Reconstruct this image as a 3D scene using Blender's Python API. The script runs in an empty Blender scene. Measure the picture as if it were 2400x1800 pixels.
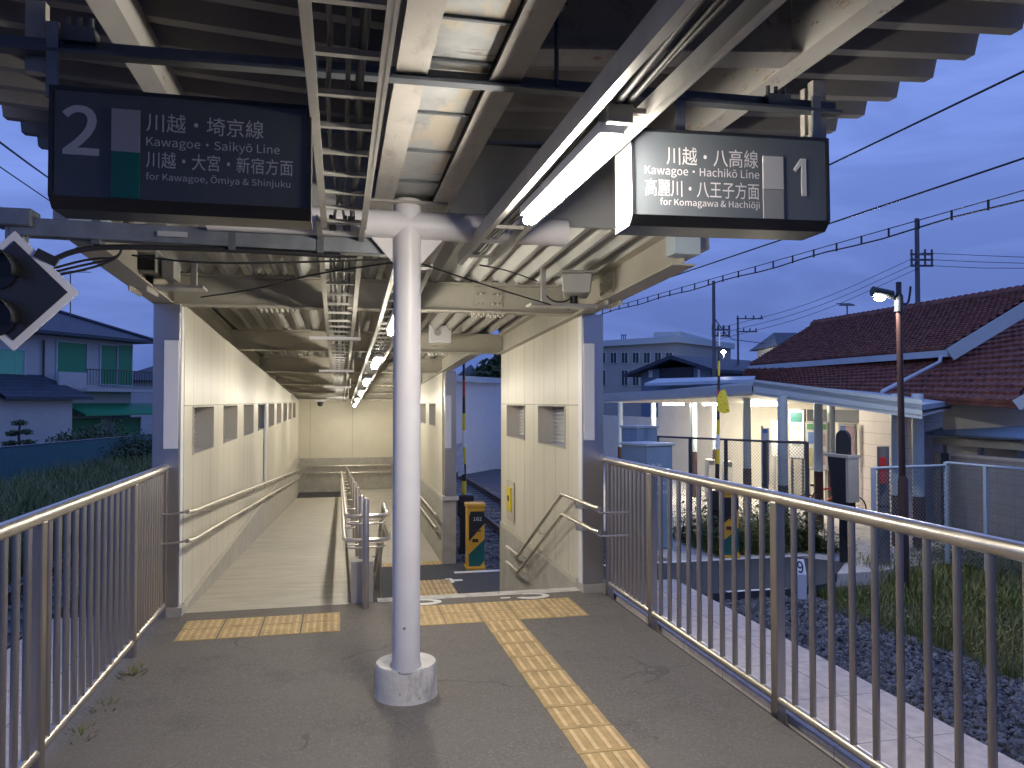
import bpy, math, random
from mathutils import Vector
random.seed(7)
R = math.radians
SC = bpy.context.scene
COL = SC.collection

# ------------------------------------------------------------------ camera
F, CX, CY, DS = 1803.0, 1200.0, 900.0, 2400 / 2212.0
YAW, PIT, EYE = R(12.6), math.atan(40 / 1803.0), 1.8
cd = bpy.data.cameras.new('camera'); cam = bpy.data.objects.new('camera', cd); COL.objects.link(cam)
cd.sensor_width = 36; cd.lens = F / 2400 * 36; cd.clip_end = 3000; cd.clip_start = 0.05
cam.location = (0, 0, EYE); cam.rotation_euler = (R(90) + PIT, 0, -YAW)
SC.camera = cam
# ------------------------------------------------------------------ sky and exposure
W = bpy.data.worlds.new('World'); SC.world = W; W.use_nodes = True
nt = W.node_tree; nt.nodes.clear()
def N(nt, t, **k):
    n = nt.nodes.new(t)
    for a, b in k.items():
        if a == 'i':
            for q, w in b.items(): n.inputs[q].default_value = w
        else: setattr(n, a, b)
    return n
out = N(nt, 'ShaderNodeOutputWorld'); bg = N(nt, 'ShaderNodeBackground', i={1: 1.0})
sky = N(nt, 'ShaderNodeTexSky', sky_type='NISHITA', sun_disc=False, sun_elevation=R(-1.5), sun_rotation=R(200))
tc = N(nt, 'ShaderNodeTexCoord'); mp = N(nt, 'ShaderNodeMapping'); mp.inputs[3].default_value = (1.1, 1.1, 5.0)
nz = N(nt, 'ShaderNodeTexNoise', i={'Scale': 2.2, 'Detail': 8, 'Roughness': .58, 'Distortion': .7})
sx = N(nt, 'ShaderNodeSeparateXYZ'); rp = N(nt, 'ShaderNodeValToRGB'); rp2 = N(nt, 'ShaderNodeValToRGB')
e = rp.color_ramp.elements
e[0].position = 0.0; e[0].color = (.115, .19, .52, 1); e[1].position = .5; e[1].color = (.235, .36, .90, 1)
k = e.new(.12); k.color = (.155, .245, .64, 1); k = e.new(.28); k.color = (.205, .32, .82, 1)
e = rp2.color_ramp.elements; e[0].position = .38; e[0].color = (.70, .72, .77, 1); e[1].position = .62; e[1].color = (1.12, 1.1, 1.06, 1)
mul = N(nt, 'ShaderNodeMix', data_type='RGBA', blend_type='MULTIPLY'); mul.inputs[0].default_value = .8
mxs = N(nt, 'ShaderNodeMix', data_type='RGBA', blend_type='ADD'); mxs.inputs[0].default_value = .02
L = nt.links.new
L(tc.outputs['Generated'], sx.inputs[0]); L(sx.outputs[2], rp.inputs[0])
L(tc.outputs['Generated'], mp.inputs[0]); L(mp.outputs[0], nz.inputs['Vector']); L(nz.outputs['Fac'], rp2.inputs[0])
L(rp.outputs[0], mul.inputs[6]); L(rp2.outputs[0], mul.inputs[7])
L(mul.outputs[2], mxs.inputs[6]); L(sky.outputs[0], mxs.inputs[7]); L(mxs.outputs[2], bg.inputs[0]); L(bg.outputs[0], out.inputs[0])
SC.view_settings.view_transform = 'Standard'; SC.view_settings.look = 'None'; SC.view_settings.exposure = 0.0; SC.view_settings.gamma = 1
SC.render.engine = 'CYCLES'
SC.cycles.use_denoising = True; SC.cycles.max_bounces = 8; SC.cycles.diffuse_bounces = 5; SC.cycles.glossy_bounces = 4
SC.cycles.sample_clamp_indirect = 6.0; SC.cycles.caustics_reflective = False; SC.cycles.caustics_refractive = False

# ------------------------------------------------------------------ geometry of sight: a picture point to a place in the world
_fw = Vector((math.sin(YAW) * math.cos(PIT), math.cos(YAW) * math.cos(PIT), math.sin(PIT)))
_rt = Vector((math.cos(YAW), -math.sin(YAW), 0)); _up = _rt.cross(_fw); EYEP = Vector((0, 0, EYE))
def ray(u, v): return _fw + _rt * ((u * DS - CX) / F) - _up * ((v * DS - CY) / F)
def at(u, v, d): return EYEP + ray(u, v) * d
def gz(u, v, z=-1.1):
    r = ray(u, v); return EYEP + r * ((z - EYE) / r.z)
def onp(u, v, p0, n):
    r = ray(u, v); return EYEP + r * ((p0 - EYEP).dot(n) / r.dot(n))

# ------------------------------------------------------------------ mesh helper
class MB:
    def __init__(s): s.v = []; s.f = []; s.sm = []; s.mi = []
    def add(s, vs, fs, sm=False, mi=0):
        o = len(s.v); s.v += [tuple(x) for x in vs]
        for f in fs: s.f.append([i + o for i in f]); s.sm.append(sm); s.mi.append(mi)
        return s
    def box(s, x0, y0, z0, x1, y1, z1, mi=0):
        return s.add([(x0,y0,z0),(x1,y0,z0),(x1,y1,z0),(x0,y1,z0),(x0,y0,z1),(x1,y0,z1),(x1,y1,z1),(x0,y1,z1)],
            [(0,3,2,1),(4,5,6,7),(0,1,5,4),(1,2,6,5),(2,3,7,6),(3,0,4,7)], mi=mi)
    def seg(s, p, q, w, h, mi=0, up=(0,0,1)):
        p, q, up = Vector(p), Vector(q), Vector(up); d = (q - p).normalized(); a = d.cross(up)
        a = a.normalized() if a.length > 1e-6 else Vector((1,0,0)); b = a.cross(d); a *= w/2; b *= h/2
        return s.add([p-a-b,p+a-b,p+a+b,p-a+b,q-a-b,q+a-b,q+a+b,q-a+b],
            [(0,1,2,3),(7,6,5,4),(4,5,1,0),(5,6,2,1),(6,7,3,2),(7,4,0,3)], mi=mi)
    def tube(s, pts, r, n=10, mi=0, caps=True):
        P = [Vector(p) for p in pts]; rr = r if isinstance(r, (list, tuple)) else [r] * len(P)
        vs = []; ref = None
        for i, p in enumerate(P):
            t = (P[min(i+1, len(P)-1)] - P[max(i-1, 0)]).normalized()
            if ref is None: ref = t.orthogonal().normalized()
            ref = (ref - t * ref.dot(t)).normalized(); b = t.cross(ref)
            for k in range(n):
                a = 2*math.pi*k/n; vs.append(p + (ref*math.cos(a) + b*math.sin(a)) * rr[i])
        fs = [(i*n+k, i*n+(k+1)%n, (i+1)*n+(k+1)%n, (i+1)*n+k) for i in range(len(P)-1) for k in range(n)]
        s.add(vs, fs, True, mi)
        if caps:
            s.add(vs[:n], [tuple(range(n))[::-1]], False, mi); s.add(vs[-n:], [tuple(range(n))], False, mi)
        return s
    def prism(s, poly, vec, mi=0):
        P = [Vector(p) for p in poly]; vec = Vector(vec); n = len(P)
        return s.add(P + [p + vec for p in P], [tuple(range(n))[::-1], tuple(range(n, 2*n))] +
                     [(i, (i+1)%n, (i+1)%n+n, i+n) for i in range(n)], mi=mi)
    def poly(s, pts, mi=0): return s.add(pts, [tuple(range(len(pts)))], mi=mi)
    def ball(s, c, rx, ry, rz, n=12, m=8, mi=0):
        vs = []; fs = []
        for j in range(m+1):
            th = math.pi*j/m
            for i in range(n):
                a = 2*math.pi*i/n; vs.append((c[0]+rx*math.sin(th)*math.cos(a), c[1]+ry*math.sin(th)*math.sin(a), c[2]+rz*math.cos(th)))
        for j in range(m):
            for i in range(n): fs.append((j*n+i, (j+1)*n+i, (j+1)*n+(i+1)%n, j*n+(i+1)%n))
        return s.add(vs, fs, True, mi)
    def build(s, name, mats, parent=None, bevel=0, world=True):
        me = bpy.data.meshes.new(name)
        off = Vector(parent_loc(parent)) if (parent is not None and world) else Vector((0,0,0))
        me.from_pydata([tuple(Vector(v) - off) for v in s.v], [], s.f)
        me.polygons.foreach_set('use_smooth', s.sm); me.polygons.foreach_set('material_index', s.mi)
        for m in (mats if isinstance(mats, (list, tuple)) else [mats]): me.materials.append(m)
        me.update()
        o = bpy.data.objects.new(name, me); COL.objects.link(o)
        if parent is not None: o.parent = parent
        if bevel:
            b = o.modifiers.new('bevel', 'BEVEL'); b.width = bevel; b.segments = 2; b.limit_method = 'ANGLE'; b.angle_limit = R(40)
        return o
def parent_loc(o):
    l = Vector((0,0,0))
    while o is not None: l += o.location; o = o.parent
    return l
def tag(o, label, cat, group=None, kind=None):
    o['label'] = label; o['category'] = cat
    if group: o['group'] = group
    if kind: o['kind'] = kind
    return o
def thing(name, label, cat, loc=(0,0,0), rz=0, group=None):
    o = bpy.data.objects.new(name, None); COL.objects.link(o); o.empty_display_size = .1
    o.location = loc; o.rotation_euler = (0,0,rz); return tag(o, label, cat, group)
def struct(name, mb, m, label=None):
    o = mb.build(name, m); o['kind'] = 'structure'
    if label: o['label'] = label
    return o
def stuff(name, mb, m, label, cat):
    o = mb.build(name, m); o['kind'] = 'stuff'; o['label'] = label; o['category'] = cat; return o
def part_copy(o, loc, parent):
    c = o.copy(); COL.objects.link(c); c.parent = parent; c.location = loc
    return c
def dup(root, loc, rz=None, label=None):
    r = root.copy(); COL.objects.link(r); r.location = loc
    if rz is not None: r.rotation_euler = (0,0,rz)
    if label: r['label'] = label
    for ch in list(root.children):
        c = ch.copy(); COL.objects.link(c); c.parent = r
        for g in list(ch.children):
            d = g.copy(); COL.objects.link(d); d.parent = c
    return r

# ------------------------------------------------------------------ materials
def M(name, c, rough=.6, metal=0, var=.15, vs=3.0, bump=0, bs=60, c2=None, c2pos=(.45,.65), spec=.5, map_scale=(1,1,1), emit=None, es=0, alpha=None):
    m = bpy.data.materials.new(name); m.use_nodes = True; t = m.node_tree; b = t.nodes['Principled BSDF']; l = t.links.new
    b.inputs['Roughness'].default_value = rough; b.inputs['Metallic'].default_value = metal
    b.inputs['Specular IOR Level'].default_value = spec
    co = N(t, 'ShaderNodeTexCoord'); ma = N(t, 'ShaderNodeMapping'); ma.inputs[3].default_value = map_scale
    l(co.outputs['Object'], ma.inputs[0])
    no = N(t, 'ShaderNodeTexNoise', i={'Scale': vs, 'Detail': 8, 'Roughness': .6}); l(ma.outputs[0], no.inputs['Vector'])
    rm = N(t, 'ShaderNodeValToRGB'); el = rm.color_ramp.elements
    el[0].position, el[1].position = c2pos if c2 else (.3, .7)
    el[0].color = (*[x*(1-var) for x in c], 1) if not c2 else (*c, 1)
    el[1].color = (*[min(1, x*(1+var)) for x in c], 1) if not c2 else (*c2, 1)
    l(no.outputs['Fac'], rm.inputs[0]); l(rm.outputs[0], b.inputs['Base Color'])
    mr = N(t, 'ShaderNodeMapRange', i={3: max(0, rough-.08), 4: min(1, rough+.1)}); l(no.outputs['Fac'], mr.inputs[0]); l(mr.outputs[0], b.inputs['Roughness'])
    if bump:
        n2 = N(t, 'ShaderNodeTexNoise', i={'Scale': bs, 'Detail': 5, 'Roughness': .65}); l(co.outputs['Object'], n2.inputs['Vector'])
        bp = N(t, 'ShaderNodeBump', i={'Strength': bump, 'Distance': .02}); l(n2.outputs['Fac'], bp.inputs['Height']); l(bp.outputs[0], b.inputs['Normal'])
    if emit: b.inputs['Emission Color'].default_value = (*emit, 1); b.inputs['Emission Strength'].default_value = es
    if alpha is not None: b.inputs['Alpha'].default_value = alpha
    return m
def math_n(t, op, a, b=None, c=None):
    n = N(t, 'ShaderNodeMath', operation=op)
    for i, x in enumerate((a, b, c)):
        if x is None: continue
        if hasattr(x, 'default_value'): t.links.new(x, n.inputs[i])
        else: n.inputs[i].default_value = x
    return n.outputs[0]
def seams(m, axis, pitch, width=.008, dark=.45, axis2=None, pitch2=1, depth=.4, shift=.5):
    """thin joint lines at a regular pitch along one or two object axes"""
    t = m.node_tree; b = t.nodes['Principled BSDF']; co = N(t, 'ShaderNodeTexCoord'); s = N(t, 'ShaderNodeSeparateXYZ')
    t.links.new(co.outputs['Object'], s.inputs[0])
    def line(ax, p):
        f = math_n(t, 'FRACT', math_n(t, 'ADD', math_n(t, 'DIVIDE', s.outputs[ax], p), shift))
        return math_n(t, 'LESS_THAN', math_n(t, 'ABSOLUTE', math_n(t, 'SUBTRACT', f, .5)), width/p/2)
    k = line(axis, pitch)
    if axis2 is not None: k = math_n(t, 'MAXIMUM', k, line(axis2, pitch2))
    src = b.inputs['Base Color'].links[0].from_socket
    mx = N(t, 'ShaderNodeMix', data_type='RGBA', blend_type='MULTIPLY')
    t.links.new(k, mx.inputs[0]); t.links.new(src, mx.inputs[6]); mx.inputs[7].default_value = (dark, dark, dark, 1)
    t.links.new(mx.outputs[2], b.inputs['Base Color'])
    bp = N(t, 'ShaderNodeBump', i={'Strength': depth, 'Distance': .01}); bp.invert = True
    t.links.new(k, bp.inputs['Height'])
    if b.inputs['Normal'].links: t.links.new(b.inputs['Normal'].links[0].from_socket, bp.inputs['Normal'])
    t.links.new(bp.outputs[0], b.inputs['Normal']); return m
def stains(m, c, scale=(4,4,4), lo=.62, hi=.75, amt=.8, noise=2.0):
    """worn or rusty patches of their own colour"""
    t = m.node_tree; b = t.nodes['Principled BSDF']; co = N(t, 'ShaderNodeTexCoord'); ma = N(t, 'ShaderNodeMapping'); ma.inputs[3].default_value = scale
    no = N(t, 'ShaderNodeTexNoise', i={'Scale': noise, 'Detail': 9, 'Roughness': .7}); rm = N(t, 'ShaderNodeMapRange', i={1: lo, 2: hi, 3: 0, 4: amt})
    t.links.new(co.outputs['Object'], ma.inputs[0]); t.links.new(ma.outputs[0], no.inputs['Vector']); t.links.new(no.outputs['Fac'], rm.inputs[0])
    src = b.inputs['Base Color'].links[0].from_socket
    mx = N(t, 'ShaderNodeMix', data_type='RGBA'); t.links.new(rm.outputs[0], mx.inputs[0]); t.links.new(src, mx.inputs[6]); mx.inputs[7].default_value = (*c, 1)
    t.links.new(mx.outputs[2], b.inputs['Base Color']); return m
def spots(m, c, scale, size, amt=.8, thin=0.0):
    """small scattered spots (chips, gum, grit) with their own colour"""
    t = m.node_tree; b = t.nodes['Principled BSDF']; co = N(t, 'ShaderNodeTexCoord'); vo = N(t, 'ShaderNodeTexVoronoi', i={'Scale': scale, 'Randomness': 1.0})
    t.links.new(co.outputs['Object'], vo.inputs['Vector']); sp = N(t, 'ShaderNodeSeparateColor'); t.links.new(vo.outputs['Color'], sp.inputs[0])
    k = math_n(t, 'LESS_THAN', vo.outputs['Distance'], math_n(t, 'MULTIPLY', math_n(t, 'MAXIMUM', math_n(t, 'SUBTRACT', sp.outputs[0], thin), 0.0), size))
    src = b.inputs['Base Color'].links[0].from_socket
    mx = N(t, 'ShaderNodeMix', data_type='RGBA'); t.links.new(math_n(t, 'MULTIPLY', k, amt), mx.inputs[0]); t.links.new(src, mx.inputs[6]); mx.inputs[7].default_value = (*c, 1)
    t.links.new(mx.outputs[2], b.inputs['Base Color']); return m
def cracks(m, c, scale, width, amt=.7):
    """wandering hairline cracks"""
    t = m.node_tree; b = t.nodes['Principled BSDF']; co = N(t, 'ShaderNodeTexCoord'); no = N(t, 'ShaderNodeTexNoise', i={'Scale': 3.0, 'Detail': 6})
    ad = N(t, 'ShaderNodeVectorMath', operation='MULTIPLY_ADD'); ad.inputs[1].default_value = (.35,.35,.35)
    t.links.new(co.outputs['Object'], no.inputs['Vector']); t.links.new(no.outputs['Color'], ad.inputs[0]); t.links.new(co.outputs['Object'], ad.inputs[2])
    vo = N(t, 'ShaderNodeTexVoronoi', feature='DISTANCE_TO_EDGE', i={'Scale': scale}); t.links.new(ad.outputs[0], vo.inputs['Vector'])
    n2 = N(t, 'ShaderNodeTexNoise', i={'Scale': 1.1, 'Detail': 3}); t.links.new(co.outputs['Object'], n2.inputs['Vector'])
    k = math_n(t, 'MULTIPLY', math_n(t, 'LESS_THAN', vo.outputs['Distance'], width), math_n(t, 'GREATER_THAN', n2.outputs['Fac'], .54))
    src = b.inputs['Base Color'].links[0].from_socket
    mx = N(t, 'ShaderNodeMix', data_type='RGBA'); t.links.new(math_n(t, 'MULTIPLY', k, amt), mx.inputs[0]); t.links.new(src, mx.inputs[6]); mx.inputs[7].default_value = (*c, 1)
    t.links.new(mx.outputs[2], b.inputs['Base Color']); return m
def leafmat(name, c, c2):
    m = M(name, c, .6, var=.3, vs=1.2, c2=c2, c2pos=(.35,.65)); return m

m_asph = stains(M('asphalt', (.140,.126,.110), .75, var=.25, vs=140, bump=.35, bs=260), (.07,.065,.06), (.8,.8,.8), .52, .7, .6, 2.2)
m_asph = cracks(stains(spots(spots(spots(m_asph, (.27,.25,.22), 70, .55, .42), (.06,.055,.05), 45, .5, .45, .3), (.035,.032,.03), 1.6, .10, .6, .35), (.17,.155,.135), (.35,1.2,1), .48, .66, .5, 1.3), (.05,.047,.043), .55, .005, .45)
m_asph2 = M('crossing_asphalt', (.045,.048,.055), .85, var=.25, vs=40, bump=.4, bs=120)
m_paver = seams(M('pavers', (.62,.545,.505), .8, var=.16, vs=14, bump=.15, bs=90), 1, .6, .008, .45, 0, .6)
m_conc = stains(M('concrete', (.42,.40,.36), .8, var=.12, vs=5, bump=.2, bs=50), (.25,.24,.22), (2,2,2), .5, .75, .5, 2)
m_concl = spots(stains(M('pale_concrete', (.55,.53,.50), .75, var=.14, vs=6, bump=.25, bs=40), (.27,.26,.25), (5,5,2), .50, .66, .75, 2), (.2,.19,.18), 26, .3, .6, .3)
m_ramp = stains(M('ramp_concrete', (.47,.44,.38), .55, var=.16, vs=3, bump=.12, bs=80, map_scale=(1,2.2,1)), (.33,.30,.25), (.8,3,1), .45, .7, .5, 2)
m_tactb = stains(M('tactile_groove', (.44,.31,.14), .7, var=.2, vs=9, bump=.1, bs=80), (.26,.18,.08), (3,3,3), .5, .72, .6, 2)
m_tact = stains(M('tactile', (.64,.475,.25), .6, var=.16, vs=9, bump=.1, bs=80), (.36,.24,.09), (3,3,3), .5, .72, .55, 2)
m_paint = stains(M('white_paint', (.72,.72,.68), .6, var=.1, vs=10), (.3,.3,.3), (6,6,6), .58, .66, .7, 3)
m_steel = M('stainless', (.43,.395,.355), .38, 1, var=.12, vs=3, map_scale=(6,6,.4))
m_steel_b = M('bright_stainless', (.74,.69,.62), .30, 1, var=.08, vs=6)
m_clad = M('steel_cladding', (.50,.48,.46), .30, 1, var=.03, vs=2)
m_col = stains(M('grey_white_column', (.70,.68,.69), .42, var=.05, vs=5, bump=.03, bs=40), (.28,.22,.18), (9,9,9), .70, .74, .8, 2)
m_col = spots(spots(m_col, (.22,.16,.12), 8, .13, .9, .3), (.40,.38,.37), 30, .25, .5, .6)
m_cream = stains(M('cream_steel', (.42,.395,.335), .5, var=.08, vs=4, bump=.03), (.20,.12,.06), (3,3,3), .70, .78, .8, 2.5)
m_canst = stains(M('canopy_steel', (.36,.34,.31), .5, var=.12, vs=4, bump=.04), (.26,.13,.05), (2.2,2.2,2.2), .64, .70, .9, 2.0)
m_canst = stains(m_canst, (.20,.185,.165), (4,1.2,4), .52, .68, .7, 2.5)
m_roof = stains(M('canopy_sheet', (.23,.215,.205), .55, var=.12, vs=3), (.12,.11,.105), (1,4,4), .5, .75, .5, 1.5)
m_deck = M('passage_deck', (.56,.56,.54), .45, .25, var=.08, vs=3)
m_deck_shade = M('passage_deck_shaded', (.30,.29,.265), .5, .15, var=.1, vs=3)  # darker copy of the deck, shade inside the passage put into its colour
m_trough = stains(stains(stains(M('patchy_galvanised', (.34,.35,.35), .45, .4, var=.25, vs=5), (.42,.37,.29), (3.0,1.3,2), .515, .535, .85, 1.2), (.13,.125,.12), (1.0,7,2), .62, .66, .85, 1.4), (.55,.54,.52), (5,9,5), .66, .69, .8, 1.6)
m_chan = stains(stains(M('channel_paint', (.50,.485,.45), .5, var=.08, vs=4, bump=.04), (.34,.17,.05), (2.5,1.3,5), .59, .635, .85, 2.2), (.09,.05,.03), (3.5,2,7), .63, .66, .9, 2.2)
m_galv = M('galvanised', (.20,.215,.235), .45, .6, var=.2, vs=8)
m_dkgal = M('dark_galvanised', (.10,.11,.125), .5, .4, var=.25, vs=6)
m_rack = M('rack_steel', (.50,.49,.46), .42, .5, var=.12, vs=8)
m_cable = M('black_cable', (.02,.02,.022), .5)
m_panel = seams(M('wall_panel', (.64,.605,.51), .38, var=.05, vs=2, map_scale=(1,1,.4), bump=.02), 1, .47, .010, .35, 2, 1.76, .3)
m_panel = stains(stains(m_panel, (.44,.40,.30), (2.2,2.2,.22), .54, .74, .45, 2.4), (.40,.36,.27), (1,1,1), .60, .75, .3, 1.0)
m_panelb = seams(M('wall_panel_back', (.64,.605,.50), .42, var=.05, vs=2), 0, 1.35, .012, .5)
m_skirt = M('skirting', (.55,.52,.44), .5, var=.08, vs=4)
m_jamb = M('reveal_lining', (.50,.47,.41), .5, var=.06)
m_louv = M('louver', (.62,.60,.55), .4, 0, var=.05)
m_white = M('white_enamel', (.74,.74,.78), .4, var=.03)
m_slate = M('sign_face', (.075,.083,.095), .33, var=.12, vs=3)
m_slate1 = M('sign_face_lit', (.12,.135,.15), .3, var=.08, vs=3)  # paler copy of the sign face, lamplight put into the colour
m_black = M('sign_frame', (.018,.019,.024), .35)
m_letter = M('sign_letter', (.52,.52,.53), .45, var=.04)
m_letter1 = M('sign_letter_bright', (.72,.72,.72), .45, var=.03)  # brighter copy of the letters, glow of the lamp-lit sign included
m_pat = M('grey_patch', (.33,.31,.35), .45, var=.05); m_pat1 = M('grey_patch_lit', (.5,.5,.52), .45, var=.05)  # second grey is the same patch painted paler, as under the lamp
m_green = M('green_patch', (.0,.13,.10), .4, var=.05)
m_boxg = M('box_grey', (.42,.42,.40), .45, var=.06)
m_dark = M('dark_plastic', (.02,.022,.026), .35)
m_glass = M('dark_glass', (.008,.009,.012), .22, spec=.3)
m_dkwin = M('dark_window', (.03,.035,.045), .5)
m_yel = stains(M('yellow_paint', (.62,.34,.03), .42, var=.1), (.3,.17,.03), (5,5,5), .6, .7, .6, 2)
m_blk = M('black_paint', (.016,.018,.02), .4)
m_teal = M('dark_teal', (.01,.10,.09), .4)
m_red = M('red_paint', (.45,.03,.02), .45)
m_ylw = M('bright_yellow', (.70,.55,.03), .5)
m_brown = M('brown_pole', (.055,.028,.024), .35, var=.15)
m_bluew = M('pale_blue_metal', (.42,.50,.55), .45, var=.06, vs=2)
m_blue = M('blue_grey_cabinet', (.20,.30,.42), .5, var=.08)
m_tile = None
m_ground = stains(M('earth', (.085,.08,.06), .95, var=.3, vs=6, bump=.5, bs=30), (.05,.07,.03), (.4,.4,.4), .45, .6, .7, 2)
m_stone = stains(M('ballast_stone', (.17,.17,.172), .8, var=.65, vs=11), (.20,.13,.08), (1,1,1), .58, .68, .6, 5)
m_grass = leafmat('grass_blade', (.105,.145,.022), (.26,.24,.07))
m_weed = leafmat('weed_leaf', (.085,.125,.03), (.19,.21,.075))
m_leafd = leafmat('dark_leaf', (.025,.055,.022), (.06,.09,.035))
m_rail = M('rail_steel', (.14,.10,.08), .45, .6); m_sleeper = M('sleeper', (.16,.15,.14), .9, var=.2)
m_wire = M('wire', (.012,.013,.018), .5)
m_pole = M('concrete_pole', (.12,.12,.13), .8, var=.1)
m_lamp = M('tube_glow', (.9,.9,.9), .4, emit=(1.0,.92,.80), es=300)
m_lamp2 = M('tube_glow_warm', (.9,.9,.9), .4, emit=(1.0,.925,.78), es=140)
m_lamp3 = M('station_tube', (.9,.9,.9), .4, emit=(1.0,.90,.70), es=420)
m_lamp4 = M('street_glow', (.9,.9,.9), .4, emit=(1.0,.95,.85), es=1300)

# ------------------------------------------------------------------ writing
try: SANS = bpy.data.fonts.load(bpy.utils.system_resource('DATAFILES', path='fonts') + '/Noto Sans CJK Regular.woff2')
except Exception: SANS = None
def text(name, s, mat, parent, box, y, ext=.0015, bold=0.0, place=None):
    """lettering fitted into the rectangle box = (x0, z0, x1, z1) of a plane y = const facing -y"""
    cu = bpy.data.curves.new(name, 'FONT'); cu.body = s
    if SANS: cu.font = SANS
    cu.extrude = 0.02; cu.offset = bold
    cu.resolution_u = 4
    o = bpy.data.objects.new(name, cu); COL.objects.link(o)
    dg = bpy.context.evaluated_depsgraph_get(); me = bpy.data.meshes.new_from_object(o.evaluated_get(dg))
    COL.objects.unlink(o); bpy.data.objects.remove(o)
    xs = [v.co.x for v in me.vertices]; ys = [v.co.y for v in me.vertices]
    if not xs: return None
    x0, z0, x1, z1 = box; ax, bx, ay, by = min(xs), max(xs), min(ys), max(ys)
    for v in me.vertices:
        px = x0 + (v.co.x-ax)/(bx-ax)*(x1-x0); pz = z0 + (v.co.y-ay)/(by-ay)*(z1-z0); dy = y - (ext if v.co.z > 0 else -ext)
        v.co = (px, dy, pz) if place is None else place(px, dy, pz)
    me.materials.clear(); me.materials.append(mat); me.update()
    o = bpy.data.objects.new(name, me); COL.objects.link(o); o.parent = parent; return o

# ================================================================== THE PLATFORM
YE = 7.02
b = MB().box(-1.5, -9, -1.3, 2.42, YE, 0); struct('platform', b, m_asph, 'dark grey asphalt platform floor between the two railings')
b = MB().box(2.53, -9, -1.3, 3.32, 7.3, -.006).box(-2.35, -9, -1.3, -1.56, 7.1, -.006); struct('pavement', b, m_paver, 'pale paving slabs along the platform edges')
b = MB().box(2.42, -9, -1.3, 2.53, 7.0, -.07).box(-1.56, -9, -1.3, -1.5, 7.0, -.05); struct('shadow_slot', b, m_asph2, 'narrow slots between asphalt and paving slabs, coloured dark as the railing shadow')  # slot floor coloured dark to stand in for the railing's shadow
b = MB().box(.34, YE, -.5, 2.25, 7.16, .002); struct('step_edge', b, m_concl, 'pale concrete nosing at the top of the steps')
# tactile tiles
def tact(b, x0, y0, dots=False, z=.0):
    b.box(x0+.003, y0+.003, z-.02, x0+.297, y0+.297, z+.004, mi=1)
    if dots:
        for i in range(5):
            for j in range(5):
                cx, cy = x0+.04+.055*i, y0+.04+.055*j; h = .010; vs = []
                for rr, zz in ((.017, z+.004), (.011, z+.004+h*.6)):
                    for k in range(8): vs.append((cx+rr*math.cos(k*.7854), cy+rr*math.sin(k*.7854), zz))
                b.add(vs, [(k, (k+1)%8, (k+1)%8+8, k+8) for k in range(8)] + [tuple(range(8,16))], True)
    else:
        for i in range(4):
            cx = x0+.045+.07*i
            b.prism([(cx-.017,y0+.016,z+.004),(cx+.017,y0+.016,z+.004),(cx+.010,y0+.022,z+.010),(cx-.010,y0+.022,z+.010)], (0,0,.0001))
            b.box(cx-.012, y0+.018, z+.004, cx+.012, y0+.282, z+.0095)
b = MB()
for i in range(4): tact(b, -1.21+.307*i, 6.2, True); 
for i in range(4): tact(b, -1.21+.307*i, 6.50, True) if False else None
for i in range(4):
    x0 = -1.21+.307*i; b.box(x0+.003, 6.503, -.02, x0+.297, 6.75, .004, mi=1)
    for q in range(5):
        for w in range(4):
            cx, cy = x0+.04+.055*q, 6.54+.055*w; b.tube([(cx,cy,.004),(cx,cy,.010)], [.017,.011], 8)
for i in range(5):
    for j in range(2): tact(b, .545+.302*i, 6.2+.3*j, True)
for k in range(24): tact(b, 1.15+.0047*(k+1), 5.9-.302*k)
struct('tactile_paving', b, [m_tact, m_tactb], 'yellow tactile paving tiles on the platform')
# white curved arrows painted before the steps
def crescent(cx, cy, rx, ry, a0, a1, t, n=22):
    o = []; q = []
    for i in range(n+1):
        a = R(a0+(a1-a0)*i/n); o.append((cx+rx*math.cos(a), cy+ry*math.sin(a), .0)); tt = t*(.25+.75*math.sin(math.pi*min(1, i/n*.7+.3)))
        q.append((cx+(rx-tt)*math.cos(a), cy+(ry-tt)*math.sin(a), .0))
    return o, q
b = MB()
for cx, a0, a1 in ((.74, -150, 130), (1.74, -170, 120)):
    o, q = crescent(cx, 6.92, .16, .10, a0, a1, .075)
    for i in range(len(o)-1): b.add([(*o[i][:2],.004),(*o[i+1][:2],.004),(*q[i+1][:2],.004),(*q[i][:2],.004)], [(0,1,2,3)])
b.box(1.44, 6.90, .001, 1.53, 6.935, .004)
struct('floor_marking', b, m_paint, 'white curved arrows painted before the steps')

# ---- ramp, lower path, steps
ramp = lambda y: -.067*(max(7.0, min(y, 24.5))-7.0)
YB = 26.0
b = MB()
ys = [7.02, 24.5, YB]
for y0, y1 in zip(ys, ys[1:]):
    b.add([(-1.31,y0,ramp(y0)),(.10,y0,ramp(y0)),(.10,y1,ramp(y1)),(-1.31,y1,ramp(y1)),(-1.31,y0,-1.6),(.10,y0,-1.6),(.10,y1,-1.6),(-1.31,y1,-1.6)],
          [(0,1,2,3),(0,4,5,1),(1,5,6,2),(3,2,6,7),(0,3,7,4)], mi=0 if y0 < 20 else 1)
struct('ramp', b, [m_ramp, m_asph2], 'long pale concrete ramp sloping down between walls')
b = MB().box(.10, 13.7, -1.6, 1.82, YB, -1.12); struct('path', b, m_ramp, 'pale concrete path returning from the foot of the ramp')
b = MB()
n = 7
for i in range(n): b.box(.34, 7.16+.3*i, -1.6, 2.25, 7.46+.3*i, -.157*(i+1))
struct('stairs', b, m_conc, 'concrete steps going down to the crossing')
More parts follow.
